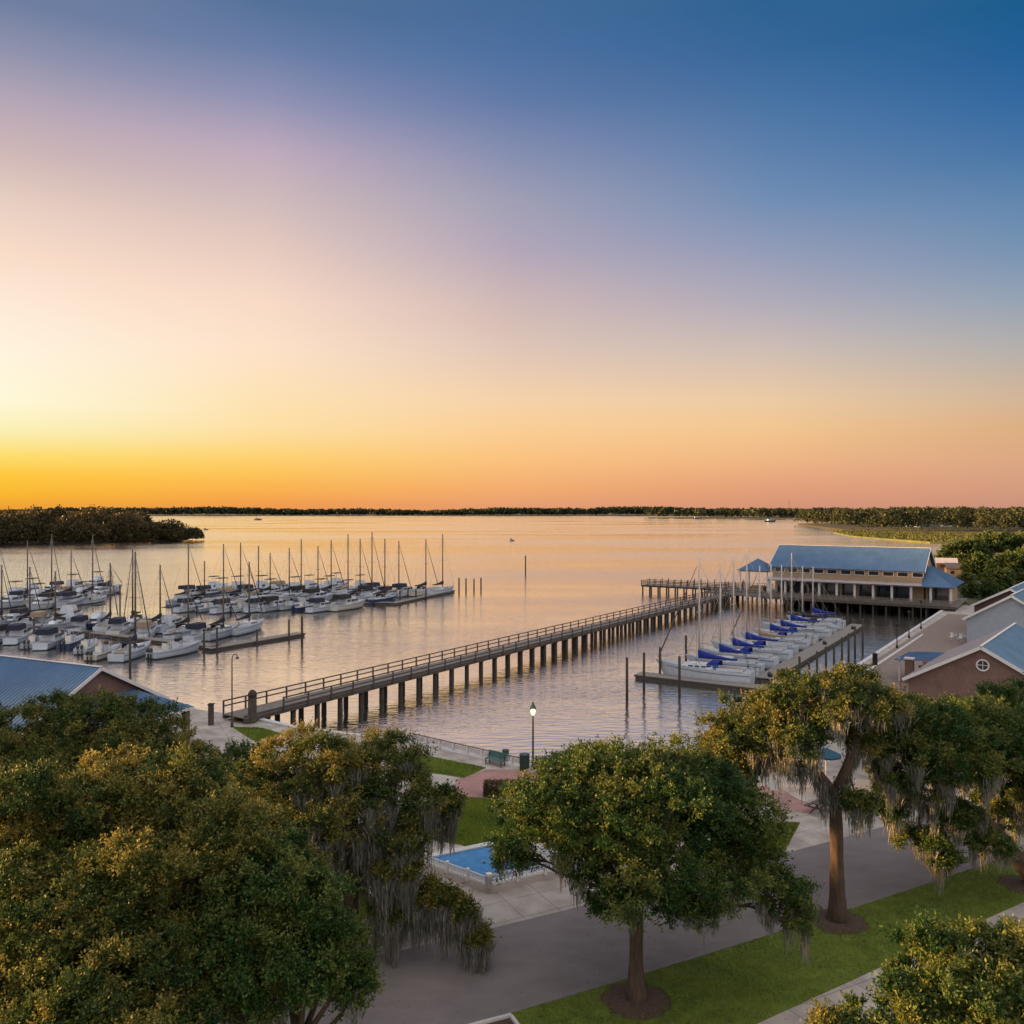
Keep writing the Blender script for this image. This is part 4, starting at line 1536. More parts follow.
for k, (x_, y_) in enumerate([(-9.5, 3), (-12.5, 5), (-9.8, 10), (-13, 12)]):
    w = rs.matrix_basis @ Vector((x_, y_, FZ))
    t = thing('parasol_table', 'terrace table under a folded terracotta parasol, %s from the restaurant' % ['nearest', 'second nearest', 'third', 'farthest'][k], 'table', w, ua, 'parasol tables on the terrace')
    MB().cyl(0, 0, 0, 2.5, .04).build('pole', M['rust'], t)
    MB().cyl(0, 0, .72, .76, .6, n=16).build('tabletop', M['redchair'], t)
    MB().lathe(0, 0, [(.05, 1.2), (.22, 1.3), (.16, 1.9), (.05, 2.5)], 10).build('folded_parasol', M['redchair'], t)

# small houses on the far right bank
for k, (px, py, Y, wid, hgt, wm, lb) in enumerate([(907, 527, 900, 7, 4, 'trim', 'tiny white cottage on the shore behind the marsh, left one'),
                                                   (917, 527.5, 880, 6, 4, 'trim', 'tiny white cottage on the shore behind the marsh, middle one'),
                                                   (946, 527, 840, 12, 6, 'cream', 'larger cream house on the shore behind the marsh'),
                                                   (957, 572, 250, 6, 2.6, 'tanwall', 'low tan beach house nearest behind the restaurant'),
                                                   (946, 563, 280, 6, 2.4, 'darkbrick', 'dark low house behind the restaurant'),
                                                   (1013, 566, 265, 9, 4, 'trim', 'white walled house among the right bank trees')]):
    p = P(px, py, 0) if Y > 500 else Vector(((px - 512) / F * Y, Y, 0))
    r_ = thing('cottage', lb, 'house', (p.x, p.y, 0), R(-20), 'cottages on the right bank')
    MB().box(0, 0, hgt / 2, wid, wid * .7, hgt).build('wall', M[wm], r_)
    d = wid * .7 / 2 + .4
    MB().slab([(-wid / 2 - .3, -d, hgt - .1), (wid / 2 + .3, -d, hgt - .1), (wid / 2 + .3, 0, hgt + wid * .25), (-wid / 2 - .3, 0, hgt + wid * .25)], .15) \
        .slab([(wid / 2 + .3, d, hgt - .1), (-wid / 2 - .3, d, hgt - .1), (-wid / 2 - .3, 0, hgt + wid * .25), (wid / 2 + .3, 0, hgt + wid * .25)], .15).build('roof', M['rust' if k % 2 else 'roofpale'], r_)
    for s_ in (-.25, .25):
        MB().box(s_ * wid, -wid * .35 - .03, hgt * .55, wid * .16, .08, hgt * .35).build('window', M['glass'], r_)

# ------------------------------------------------------------------ pier
p0, p1 = Vector((-25.6, 78.2, 0)), Vector((51.0, 196, 0))
pdv = (p1 - p0).normalized()
LP = (p1 - p0).length
ZD = .6
pier = thing('pier', 'long wooden fishing pier on paired piles crossing the bay', 'pier', (p0.x, p0.y, 0), math.atan2(pdv.y, pdv.x))
PW = 3.1
mb = MB()
nb = int(LP / .3)
for k in range(nb):                                          # planks across the deck, each a hair off its neighbours
    mb.box((k + .5) * .3, 0, ZD - .05 + random.uniform(-.004, .004), .285, PW, .1)
mb.build('deck', M['plank'], pier)
mb = MB()
for s_ in (-1, 1):
    mb.box(LP / 2, s_ * (PW / 2 - .12), ZD - .28, LP, .18, .36)
mb.box(LP / 2, 0, ZD - .28, LP, .18, .36)
mb.build('joist', M['wood'], pier)
MB().box(LP / 2, -PW / 2 + .08, ZD + .10, LP, .16, .2).build('kerb_rail', M['wood'], pier)
nb_ = 44
for k in range(nb_):
    x_ = 3 + k * (LP - 4) / (nb_ - 1)
    for s_ in (-1, 1):
        MB().cyl(x_ + random.uniform(-.05, .05), s_ * 1.15, -4, ZD - .38, .29, .26).build('pile', M['pile'], pier)
    MB().box(x_, 0, ZD - .5, .2, 2.9, .24).build('cross_beam', M['wood'], pier)
npost = 56
for k in range(npost):
    x_ = .1 + k * (LP - .2) / (npost - 1)
    MB().box(x_, PW / 2 + .02, ZD + .42, .13, .13, 1.55).build('railing_post', M['wood'], pier)
NS = 44
for k in range(NS):
    x_ = 4.5 + k * (LP - 5) / (NS - 1)
    MB().box(x_, -PW / 2 - .07, ZD + .36, .13, .13, 1.5).build('railing_post', M['wood'], pier)
for zz in (1.2, .72):
    MB().box(LP / 2, PW / 2 - .08, ZD + zz, LP, .07, .12).build('rail', M['wood'], pier)
for zz in (1.08, .6):
    MB().box(LP / 2 + 2.2, -PW / 2 - .16, ZD + zz, LP - 4.6, .06, .13).build('rail', M['wood'], pier)

# T-shaped head of the pier, far side
hp0, hp1 = Vector((34, 217, 0)), Vector((56, 203, 0))
hd = (hp1 - hp0).normalized()
LH = (hp1 - hp0).length
head = thing('fishing_platform', 'fishing platform with crowded rail posts at the far end of the pier', 'pier', (hp0.x, hp0.y, 0), math.atan2(hd.y, hd.x))
MB().box(LH / 2, 0, ZD + .05, LH, 5, .16).build('deck', M['plank'], head)
mb = MB()
for zz in (.45, .8, 1.15):
    mb.box(LH / 2, -2.5, ZD + zz, LH, .06, .1).box(LH / 2, 2.5, ZD + zz, LH, .06, .1).box(0, 0, ZD + zz, .06, 4.9, .1)
mb.build('rail', M['wood'], head)
for k in range(16):
    for s_ in (-1, 1):
        hp_ = random.uniform(1.5, 2.1)
        MB().box(.1 + k * (LH - .2) / 15, s_ * 2.58, ZD - .2 + hp_ / 2, .16, .14, hp_).build('railing_post', M['pile'], head)
for k in range(12):
    for s_ in (-1, 1):
        MB().cyl(.3 + k * (LH - .6) / 11, s_ * 2.2, -4, ZD - .04, .19).build('pile', M['pile'], head)
MB().box(LH / 2, -2.2, ZD - .2, LH, .2, .3).box(LH / 2, 2.2, ZD - .2, LH, .2, .3).build('joist', M['wood'], head)
# domed gate post and plain post at the foot of the pier
gp = thing('gate_post', 'thick dark wooden post with a domed cap at the pier entrance', 'post', PD(245, 700, 77) * 1.0)
gp.location = Vector((P(245, 726).x, P(245, 726).y, 0)) + Vector((.3, 1.2, 0))
MB().box(0, 0, 1.2, .62, .62, 2.4).build('shaft', M['wood'], gp)
MB().lathe(0, 0, [(.40, 2.4), (.41, 2.6), (.34, 2.82), (.2, 2.98), (.02, 3.05)], 14).build('domed_cap', M['pile'], gp)
pw = P(211, 725)
gp2 = thing('gate_post', 'plain weathered post at the landward end of the pier railing', 'post', (pw.x, pw.y, 0))
MB().box(0, 0, .9, .4, .4, 1.9).build('shaft', M['wood'], gp2)
MB().box(0, 0, 1.9, .5, .5, .1).build('cap', M['pile'], gp2)

# ------------------------------------------------------------------ docks and piles
ZF = WZ + .55


def dock(label, a, b, w, group='floating docks'):
    a, b = Vector((a[0], a[1], 0)), Vector((b[0], b[1], 0))
    d = b - a
    L_ = d.length
    t = thing('floating_dock', label, 'dock', (a.x, a.y, 0), math.atan2(d.y, d.x), group)
    mb = MB()
    for k in range(int(L_ / .28)):
        mb.box((k + .5) * .28, 0, ZF - .03, .262, w, .06)
    mb.build('deck', M['dockw'], t)
    MB().box(L_ / 2, w / 2 - .05, ZF - .16, L_, .08, .2).box(L_ / 2, -w / 2 + .05, ZF - .16, L_, .08, .2).build('edge_beam', M['wood'], t)
    MB().box(L_ / 2, 0, ZF - .45, L_ - .2, w - .3, .38).build('float', M['float'], t)
    return t


def pile(x_, y_, top, label, group, r=.16):
    t = thing('mooring_pile', label, 'pile', (x_, y_, WZ), 0, group)
    MB().cyl(0, 0, -3, top - WZ - .05, r, r * .92, 10).build('shaft', M['pile'], t)
    MB().lathe(0, 0, [(r * 1.0, top - WZ - .05), (r * .98, top - WZ), (.02, top - WZ + .16)], 10).build('cap', M['wood'], t)


def PWt(px, py):
    return P(px, py, WZ)


p_dir = Vector((.53, .848, 0)).normalized()
q_dir = Vector((.872, -.489, 0)).normalized()
# right marina
tA, tB = P(638, 673, ZF), P(778, 688.5, ZF)
dock('floating dock across the near end of the right marina, beside the first sailboat', tA[:2], tB[:2], 2.4)
mA, mB = P(764, 678, ZF), P(858, 624, ZF)
dock('long floating dock running away along the right marina boats', mA[:2], mB[:2], 2.2)
mdir = (mB - mA)
mdir.z = 0
mdir.normalize()
rp_ = [(787, 686, 668), (799.5, 681, 657), (809, 688, 663), (817, 681, 652), (826, 675, 647), (834, 671, 645), (842, 664, 638), (848.6, 661, 634), (855, 657, 627), (862.7, 652, 620)]
for k, (px, py, pt) in enumerate(rp_):
    w = PWt(px, py)
    pile(w.x, w.y, CAMZ - (pt - HZ) * w.y / F, 'dark pile beside the long right dock, %s from the near end' % ORD[k], 'piles along the long right dock')
for px, py, pt, lb in ((627, 698, 658, 'tall lone pile standing in the water left of the right marina'), (644, 690, 653, 'tall pile at the left tip of the right cross dock'),
                       (660, 678, 648, 'pile behind the bow of the nearest right marina sailboat'), (686, 668, 636, 'pile standing beyond the nearest right marina sailboat'),
                       (679.5, 694, 657, 'pile in front of the hull of the nearest right marina sailboat'), (735, 700, 690, 'short pile under the cross dock near its right end'),
                       (755, 702, 690, 'short pile under the right tip of the cross dock')):
    w = PWt(px, py)
    pile(w.x, w.y, CAMZ - (pt - HZ) * w.y / F, lb, 'piles around the right cross dock')


# ------------------------------------------------------------------ boats
def hull_mb(L, B, fb, sheer=.35, draft=.4, tr=.78, fine=.55):
    rings = []
    N_ = 11
    for i in range(N_):
        t = i / (N_ - 1)
        x_ = -L / 2 + L * t
        k = math.sin(PI * (fine * .5 + (1 - fine * .5) * (1 - t))) if t > .45 else tr + (1 - tr) * math.sin(t / .45 * PI / 2)
        if t > .45:
            k = (1 - ((t - .45) / .55) ** 2.2)
        b_ = max(.02, B / 2 * k)
        zt = fb * (1 + sheer * t * t)
        xf = x_ + (0.06 * L * t ** 6)
        xw = x_ - (0.05 * L * t ** 5)
        kk = .92 - .25 * t
        rings.append([(xf, b_, zt), (x_, b_ * (.5 + kk * .5), zt * .5), (xw, b_ * kk, .02), (xw, b_ * .45 * kk, -draft * .7), (xw, 0, -draft), (xw, -b_ * .45 * kk, -draft * .7),
                      (xw, -b_ * kk, .02), (x_, -b_ * (.5 + kk * .5), zt * .5), (xf, -b_, zt)])
    return rings


def hull_part(root, L, B, fb, mat, stripe, **k):
    rings = hull_mb(L, B, fb, **k)
    mb = MB()
    mb.loft(rings, False, False)
    st = rings[0]
    mb.add(st, [tuple(range(len(st)))])
    h = mb.build('hull', mat, root)
    mb = MB()
    n_ = len(rings)
    vs, fs = [], []
    for r in rings:
        a, b = Vector(r[0]), Vector(r[-1])
        a.y *= .96
        b.y *= .96
        vs += [a - Vector((0, 0, .06)), b - Vector((0, 0, .06))]
    fs = [(2 * i, 2 * i + 1, 2 * i + 3, 2 * i + 2) for i in range(n_ - 1)]
    mb.add(vs, fs)
    mb.build('deck', M['deck'], root)
    mb = MB()
    for s_ in (0, -1):
        pts_ = []
        for r in rings[:-1]:
            a, b = Vector(r[s_]), Vector(r[1 if s_ == 0 else -2])
            q_ = a + (b - a) * .42
            q_.y *= 1.006
            pts_.append(q_)
        mb.tube(pts_, .03, 4)
    mb.build('stripe', M[stripe], root)
    return h


def cabin_rings(x0, x1, w0, w1, z0, z1, slope=.25):
    return [[(x0, w0, z0), (x0 + .05, w0 * .86, z1), (x0 + .05, -w0 * .86, z1), (x0, -w0, z0)],
            [((x0 * .45 + x1 * .55), (w0 + w1) / 2 * 1.05, z0), ((x0 * .45 + x1 * .55), (w0 + w1) / 2 * .9, z1), ((x0 * .45 + x1 * .55), -(w0 + w1) / 2 * .9, z1), ((x0 * .45 + x1 * .55), -(w0 + w1) / 2 * 1.05, z0)],
            [(x1, w1, z0), (x1 - slope, w1 * .8, z1 - .06), (x1 - slope, -w1 * .8, z1 - .06), (x1, -w1, z0)]]


def side_windows(root, xs, w, z, h, l, mat='glass'):
    for x_ in xs:
        for s_ in (-1, 1):
            MB().box(x_, s_ * w, z, l, .05, h).build('window', M[mat], root)


HULLS = ['white', 'white', 'grey', 'white', 'navyhull', 'white', 'cream', 'white', 'white', 'grey', 'white']
HWORD = {'white': 'white', 'grey': 'pale grey', 'navyhull': 'navy hulled', 'cream': 'cream'}
mixn_ = [0]


def hull_mix(label, hull, group):
    if group and 'left' in group and label.startswith('white'):
        hull = HULLS[mixn_[0] % len(HULLS)]
        mixn_[0] += 1
        label = HWORD[hull] + label[5:]
    return label, hull


def sailboat(label, x_, y_, rz, L=9.5, mast=13.0, cover='navy', hull='white', jib=True, group=None, dodger=True, stripe='navy', mastmat='altan', mr=.15, fbk=.125):
    label, hull = hull_mix(label, hull, group)
    B, fb = L * .32, L * fbk
    t = thing('sailboat', label, 'sailboat', (x_, y_, WZ), rz, group)
    hull_part(t, L, B, fb, M['hull_' + hull], stripe, draft=.5)
    zc = fb * 1.05
    mb = MB().loft(cabin_rings(-L * .10, L * .27, B * .33, B * .20, zc - .08, zc + .48, .5), True, True, False)
    cb = mb.build('cabin', M['white'], t)
    side_windows(cb, [-.0 * L, .07 * L, .14 * L], B * .305, zc + .22, .17, L * .05)
    MB().box(-L * .28, 0, fb + .04, L * .26, B * .5, .05).build('cockpit_floor', M['tan'], t)
    for s_ in (-1, 1):
        MB().box(-L * .28, s_ * B * .3, fb + .16, L * .28, .12, .28).build('coaming', M['white'], t)
    mx_ = L * .07
    m_ = MB().tube([(mx_, 0, zc + .3), (mx_, 0, mast)], [mr, mr * .8], 7).build('mast', M[mastmat], t)
    MB().beam((mx_, -B * .32, mast * .56), (mx_, B * .32, mast * .56), .06, .05).beam((mx_, -B * .2, mast * .8), (mx_, B * .2, mast * .8), .05, .04).build('spreader', M[mastmat], m_)
    bz = zc + 1.0
    big = .95 if cover == 'blue' else .8
    MB().tube([(mx_, 0, bz), (-L * .34, 0, bz + .1)], .06, 6).build('boom', M['alu'], t)
    rings = []
    for i in range(8):
        k = i / 7
        xx = mx_ + .12 - (L * .42) * k
        hh = .26 + big * (1 - k) ** 2.0
        ww = .24 * (1 - .5 * k)
        rings.append([(xx, ww * math.cos(a), bz + .08 + hh * .42 + hh * .5 * math.sin(a)) for a in [2 * PI * j / 8 for j in range(8)]])
    MB().loft(rings).build('sail_cover', M[cover], t)
    bow = Vector((L * .54, 0, fb * 1.35))
    head_ = Vector((mx_ + .05, 0, mast * .96))
    if jib:
        pts_ = [bow + (head_ - bow) * k for k in (0.02, .08, .3, .7, .96)]
        MB().tube(pts_, [.03, .09, .085, .06, .03], 6).build('furled_jib', M['altan'], t)
    mb = MB().tube([head_, (-L * .49, 0, fb)], .022, 4)
    for s_ in (-1, 1):
        mb.tube([(mx_, 0, mast * .95), (mx_, s_ * B * .32, mast * .56), (mx_ - .1, s_ * B * .46, fb * 1.1)], .018, 4)
    if not jib:
        mb.tube([bow, head_], .025, 4)
    mb.build('rigging', M['steel'], t)
    if dodger:
        mb = MB()
        mb.loft([[(xx, yy, zz) for yy, zz in ((-B * .3, zc + .2), (-B * .27, zc + hh), (0, zc + hh + .1), (B * .27, zc + hh), (B * .3, zc + .2))] for xx, hh in ((-L * .16, .85), (-L * .08, .9), (-L * .03, .55))], False, False, False)
        mb.build('dodger', M[cover], t)
    mb = MB()
    for s_ in (-1, 1):
        ps = [Vector((-L * .48, s_ * B * .37, fb + .6)), Vector((-L * .1, s_ * B * .47, fb + .62)), Vector((L * .2, s_ * B * .42, fb * 1.1 + .6)), Vector((L * .5, s_ * B * .08, fb * 1.32 + .62))]
        mb.tube(ps, .022, 4)
        for p_ in ps:
            mb.tube([p_, p_ - Vector((0, 0, .6))], .02, 4)
    mb.tube([(L * .5, -B * .08, fb * 1.32 + .62), (L * .54, 0, fb * 1.35 + .62), (L * .5, B * .08, fb * 1.32 + .62)], .022, 4)
    mb.build('guard_rail', M['steel'], t)
    return t


def cruiser(label, x_, y_, rz, L=9, canopy_='navy', fly=True, hull='white', group=None, stripe='navy'):
    label, hull = hull_mix(label, hull, group)
    B, fb = L * .34, L * .125
    t = thing('motor_cruiser', label, 'motor boat', (x_, y_, WZ), rz, group)
    hull_part(t, L, B, fb, M['hull_' + hull], stripe, sheer=.45)
    z0, z1 = fb, fb + L * .14
    mb = MB().loft(cabin_rings(-L * .22, L * .26, B * .38, B * .22, z0, z1, L * .12), True, True, False)
    cb = mb.build('cabin', M['white'], t)
    side_windows(cb, [-.14 * L, .0, .11 * L], B * .372, z0 + (z1 - z0) * .58, L * .045, L * .10)
    mb = MB()
    mb.beam((L * .19, -B * .2, z0 + (z1 - z0) * .6), (L * .19, B * .2, z0 + (z1 - z0) * .6), .32, L * .05)
    mb.build('windshield', M['glass'], t)
    if fly:
        fb_ = MB().loft(cabin_rings(-L * .2, L * .07, B * .33, B * .26, z1 - .02, z1 + .6, .25), True, True, False).build('flybridge', M['white'], t)
        ct = z1 + 2.0
        MB().loft([[(xx, -B * .33, ct - .12), (xx, -B * .2, ct), (xx, B * .2, ct), (xx, B * .33, ct - .12), (xx, B * .3, ct - .17), (xx, -B * .3, ct - .17)] for xx in (-L * .22, -L * .08, L * .06)], True, True, False).build('canopy', M[canopy_], t)
        for s_ in (-1, 1):
            for xx in (-L * .2, L * .04):
                MB().tube([(xx, s_ * B * .31, z1 + .3), (xx, s_ * B * .31, ct - .12)], .03, 4).build('canopy_post', M['steel'], t)
    else:
        ct = z1 + .75
        MB().loft([[(xx, -B * .36, z1 - .1), (xx, -B * .3, ct), (xx, B * .3, ct), (xx, B * .36, z1 - .1)] for xx in (-L * .40, -L * .24, -L * .05)], True, True, False).build('canopy', M[canopy_], t)
    mb = MB()
    for s_ in (-1, 1):
        ps = [Vector((-L * .02, s_ * B * .47, fb * 1.1 + .55)), Vector((L * .25, s_ * B * .4, fb * 1.2 + .6)), Vector((L * .52, s_ * B * .05, fb * 1.42 + .6))]
        mb.tube(ps, .025, 4)
        for p_ in ps:
            mb.tube([p_, p_ - Vector((0, 0, .58))], .02, 4)
    mb.build('guard_rail', M['steel'], t)
    MB().box(-L * .53, 0, .18, L * .07, B * .75, .08).build('swim_platform', M['deck'], t)
    return t


def runabout(label, x_, y_, rz, L=7.2, canopy_='navy', hull='white', group=None, motors=2, ttop=True, stripe='navy'):
    label, hull = hull_mix(label, hull, group)
    B, fb = L * .34, L * .125
    t = thing('outboard_boat', label, 'motor boat', (x_, y_, WZ), rz, group)
    hull_part(t, L, B, fb, M['hull_' + hull], stripe, sheer=.5)
    MB().box(-L * .06, 0, fb + .42, L * .14, B * .34, .95).build('console', M['white'], t)
    MB().beam((L * .02, -B * .17, fb + 1.1), (L * .02, B * .17, fb + 1.1), .06, .5).build('windshield', M['glass'], t)
    MB().box(-L * .2, 0, fb + .3, L * .08, B * .36, .6).box(-L * .23, 0, fb + .7, .1, B * .36, .4).build('seat', M['cream'], t)
    if ttop:
        ct = fb + 2.15
        MB().loft([[(xx, -B * .32, ct - .08), (xx, 0, ct), (xx, B * .32, ct - .08), (xx, 0, ct - .12)] for xx in (-L * .24, -L * .05, L * .1)], True, True, False).build('canopy', M[canopy_], t)
        for s_ in (-1, 1):
            for xx in (-L * .2, L * .05):
                MB().tube([(xx, s_ * B * .24, fb), (xx, s_ * B * .28, ct - .08)], .035, 5).build('canopy_post', M['steel'], t)
    ms_ = (-.28, .28) if motors == 2 else (0,)
    for s_ in ms_:
        mo = MB().loft([[(-L * .5 - .1 + dx, s_ + w_ * math.cos(a), z_ + .0 * math.sin(a) + d_ * math.sin(a)) for a in [2 * PI * j / 8 for j in range(8)]]
                        for dx, w_, d_, z_ in ((.12, .12, .2, fb + .25), (0, .21, .34, fb + .3), (-.3, .2, .3, fb + .26), (-.48, .1, .14, fb + .2))]).build('outboard_motor', M['motor'], t)
        MB().box(-L * .5 - .25, s_, .12, .2, .12, fb + .3).build('motor_leg', M['motor'], mo)
    mb = MB()
    for s_ in (-1, 1):
        ps = [Vector((L * .1, s_ * B * .45, fb * 1.2 + .3)), Vector((L * .35, s_ * B * .3, fb * 1.35 + .35)), Vector((L * .5, s_ * B * .05, fb * 1.5 + .32))]
        mb.tube(ps, .025, 4)
        for p_ in ps:
            mb.tube([p_, p_ - Vector((0, 0, .35))], .02, 4)
    mb.build('bow_rail', M['steel'], t)
    return t


def top_h(py, Y):
    return CAMZ - (py - HZ) * Y / F - WZ


rz_p = math.atan2(p_dir.y, p_dir.x)
COV = {'navy': 'navy', 'black': 'black', 'tan': 'tan', 'blue': 'bright blue'}
# right marina: sailboats with bright blue covers, bows to the left
rz_r = math.atan2(.489, -.872)
rm = [(0, 557, 11.4, 'blue'), (7.5, 565, 9.6, 'blue'), (13, 556, 10.2, 'blue'), (19, 549, 10.8, 'blue'), (25, 566, 9.4, 'tan'), (31, 564, 9.8, 'blue'), (37, 565, 9.6, 'blue'), (43.5, 553, 10.8, 'blue'),
      (50.5, 566, 9.8, 'navy'), (58, 567, 9.6, 'blue')]
base0 = Vector((23.9, 104.9, 0))
for k, (s, ty, L, cv) in enumerate(rm):
    c_ = base0 + mdir * s
    sailboat('white sailboat with %s sail cover, %s from the near end of the right marina' % ('bright blue' if cv == 'blue' else COV[cv], ORD[k]), c_.x, c_.y, rz_r + random.uniform(-.05, .05), L,
             top_h(ty, c_.y), cv, 'white', k in (0, 4, 8), 'sailboats in the right marina', k % 3 != 1, 'blue' if k % 3 else 'navy', 'alu', .11, .148)
for k, (s, off, cv, lb) in enumerate([(4, 4.1, 'navy', 'nearest'), (34, 4.0, 'black', 'middle'), (54, 4.3, 'navy', 'farthest')]):
    c_ = base0 + mdir * s + Vector((.872, -.489, 0)) * off
    runabout('small open boat with %s top tucked between right marina sailboats, the %s of three' % (cv, lb), c_.x, c_.y, rz_r, 4.6, cv, 'white', 'small boats in the right marina', 1)

# left marina, near row: motor boats berthed side by side, sterns to the viewer
near = [(4, 641, 'c', 'black', 8.0), (21, 641, 'c', 'navy', 8.4), (36, 646, 'r', 'black', 7.4), (53, 646, 'c', 'navy', 8.6), (73, 646, 'r', 'navy', 7.4), (88, 651, 'r', 'black', 7.2),
        (105, 657, 'r', 'navy', 7.4), (133, 657, 's', 'navy', 9.5), (176, 655, 'r', 'black', 8.6)]
for k, (px, py, kd, cv, L) in enumerate(near):
    w = PWt(px, py)
    place = '%s from left, nearest row of left marina' % ORD[k]
    g = 'boats in the nearest row of the left marina'
    rz = (R(97) if k < 6 else R(88) if k < 8 else rz_p) + random.uniform(-.06, .06)
    if kd == 'c':
        cruiser('white cruiser with %s canopy, %s' % (COV[cv], place), w.x, w.y, rz, L, cv, False, group=g)
    elif kd == 'r':
        runabout('white outboard boat with %s top, %s' % (COV[cv], place) if k < 8 else 'long white outboard boat at the right end of the nearest left marina row', w.x, w.y, rz, L, cv, group=g)
    else:
        sailboat('white sailboat with %s sail cover, %s' % (COV[cv], place), w.x, w.y, rz, L, top_h(551, w.y + 3), cv, group=g)

# middle row
mid = [(0, 628, 's', 'navy', 9.5, 565), (14, 626, 'c', 'black', 8.5, 0), (28, 629, 's', 'navy', 10, 567), (43, 627, 'c', 'tan', 8.6, 0), (57, 630, 's', 'black', 9.4, 571), (71, 622, 'cf', 'navy', 10, 0),
       (84, 631, 'c', 'navy', 8, 0), (97, 629, 'cf', 'black', 8.8, 0), (109, 630, 's', 'navy', 9.8, 563), (121, 634, 'c', 'navy', 8.5, 0), (134, 628, 's', 'black', 10, 549), (147, 637, 'c', 'tan', 8, 0),
       (158, 632, 's', 'navy', 9.5, 565), (172, 630, 'cf', 'navy', 8.6, 0), (186, 636, 's', 'black', 9.5, 585), (203, 639, 'c', 'navy', 7.8, 0), (221, 637, 's', 'black', 10, 590), (247, 632, 's', 'navy', 10.2, 562)]
for k, (px, py, kd, cv, L, mt) in enumerate(mid):
    w = PWt(px, py)
    place = '%s from left, middle row of left marina' % ORD[k]
    g = 'boats in the middle row of the left marina'
    rz = (R(96) if px < 150 else R(78)) + random.uniform(-.06, .06) + (PI if k % 3 == 1 and px < 150 else 0)
    if kd[0] == 'c':
        cruiser('white cruiser with %s canopy, %s' % (COV[cv], place), w.x, w.y, rz, L, cv, kd == 'cf', group=g, stripe='navy')
    else:
        h = top_h(mt, w.y)
        sailboat('white sailboat with %s sail cover, %s' % (COV[cv], place), w.x, w.y, rz, L, max(8.5, h), cv, group=g, dodger=k % 2 == 0)
wa, wb = P(206, 648, ZF), P(301, 632.5, ZF)
dock('floating dock jutting out at the right end of the middle left row', wa[:2], wb[:2], 2.2)
wc = P(-60, 612, ZF)
a_ = wa + (wb - wa) * .12
dock('floating dock hidden between the near and middle rows of the left marina', (a_ - q_dir * 62)[:2], a_[:2], 2.0)
for px, py, pt, lb in ((130, 672, 637, 'dark pile in open water at the left, before the nearest boats'), (204, 655, 633, 'dark pile at the root of the jutting left dock'),
                       (217, 652, 628, 'dark pile beside the sterns by the jutting left dock'), (257, 645, 630, 'dark pile halfway along the jutting left dock'),
                       (289, 640, 620, 'dark pile near the tip of the jutting left dock'), (302, 645, 617, 'thick dark pile standing off the tip of the left dock'),
                       (120, 611, 585, 'dark pile between the back rows of the left marina'), (34, 640, 622, 'short pile among the nearest boats at the far left')):
    w = PWt(px, py)
    pile(w.x, w.y, CAMZ - (pt - HZ) * w.y / F, lb, 'piles around the left docks', .2 if px == 302 else .16)

# left back row
back = [(-4, 608, 's', 'navy', 541), (12, 607, 'c', 'navy', 0), (25, 605, 's', 'navy', 541), (36, 603, 'cf', 'navy', 0), (50, 602, 's', 'black', 534), (60, 600, 'c', 'tan', 0), (69, 602, 's', 'navy', 551),
        (80, 600, 'cf', 'black', 0), (91, 600, 's', 'navy', 535), (100, 596, 'c', 'navy', 0), (109, 593, 's', 'navy', 565), (52, 594, 'c', 'navy', 0), (75, 591, 'cf', 'navy', 0), (96, 588, 'cf', 'black', 0), (18, 600, 'cf', 'navy', 0), (42, 609, 'c', 'black', 0), (73, 606, 'c', 'navy', 0), (86, 604, 'r', 'black', 0), (98, 602, 'r', 'navy', 0), (30, 596, 'cf', 'black', 0)]
back_rank = {i: r for r, i in enumerate(sorted(range(len(back)), key=lambda i: back[i][0]))}
for k, (px, py, kd, cv, mt) in enumerate(back):
    w = PWt(px, py)
    place = '%s from left, back row at far left' % ORD[back_rank[k]]
    g = 'boats in the back row at the far left'
    rz = R(84) + random.uniform(-.08, .08) + (PI if k % 2 else 0)
    if kd == 'r':
        runabout('white outboard boat with %s top, %s' % (COV[cv], place), w.x, w.y, rz, 7, cv, group=g)
    elif kd[0] == 'c':
        cruiser('white cruiser with %s canopy, %s' % (COV[cv], place), w.x, w.y, rz, random.uniform(8.5, 10), cv, kd == 'cf', group=g)
    else:
        sailboat('white sailboat with %s sail cover, %s' % (COV[cv], place), w.x, w.y, rz, random.uniform(9.5, 11), top_h(mt, w.y), cv, group=g, dodger=k % 2 == 0)
w = P(-20, 603, ZF)
dock('floating dock between the boats at the far left', w[:2], P(118, 591, ZF)[:2], 1.8)

# right block of the left marina: masts against the water
sails = [(186, 604, 543), (202, 606, 561), (221, 605, 544), (238, 603, 542.5), (256, 604, 546), (268, 600, 553), (287, 601, 548), (299, 598, 539), (316, 600, 546), (329, 599, 540), (346, 598, 534),
         (358, 602, 539), (370, 601, 532), (383, 603, 539), (397, 597, 541), (424, 595, 539), (441, 594, 534)]
for k, (px, py, mt) in enumerate(sails):
    w = PWt(px, py)
    cv = ['navy', 'black', 'navy', 'navy', 'tan', 'black'][k % 6]
    if k == 16:
        lb = 'white sailboat with black sail cover, rightmost in the left marina'
        cv = 'black'
    else:
        lb = 'white sailboat with %s cover, %s mast from left, left marina right block' % (COV[cv], ORD[k])
    L = random.uniform(9, 11)
    off = -p_dir * L * .0
    sailboat(lb, w.x - q_dir.x * 0, w.y, rz_p + random.uniform(-.05, .05), L, top_h(mt, w.y), cv, 'white', k % 3 != 1, 'sailboats in the right block of the left marina', k % 2 == 1)
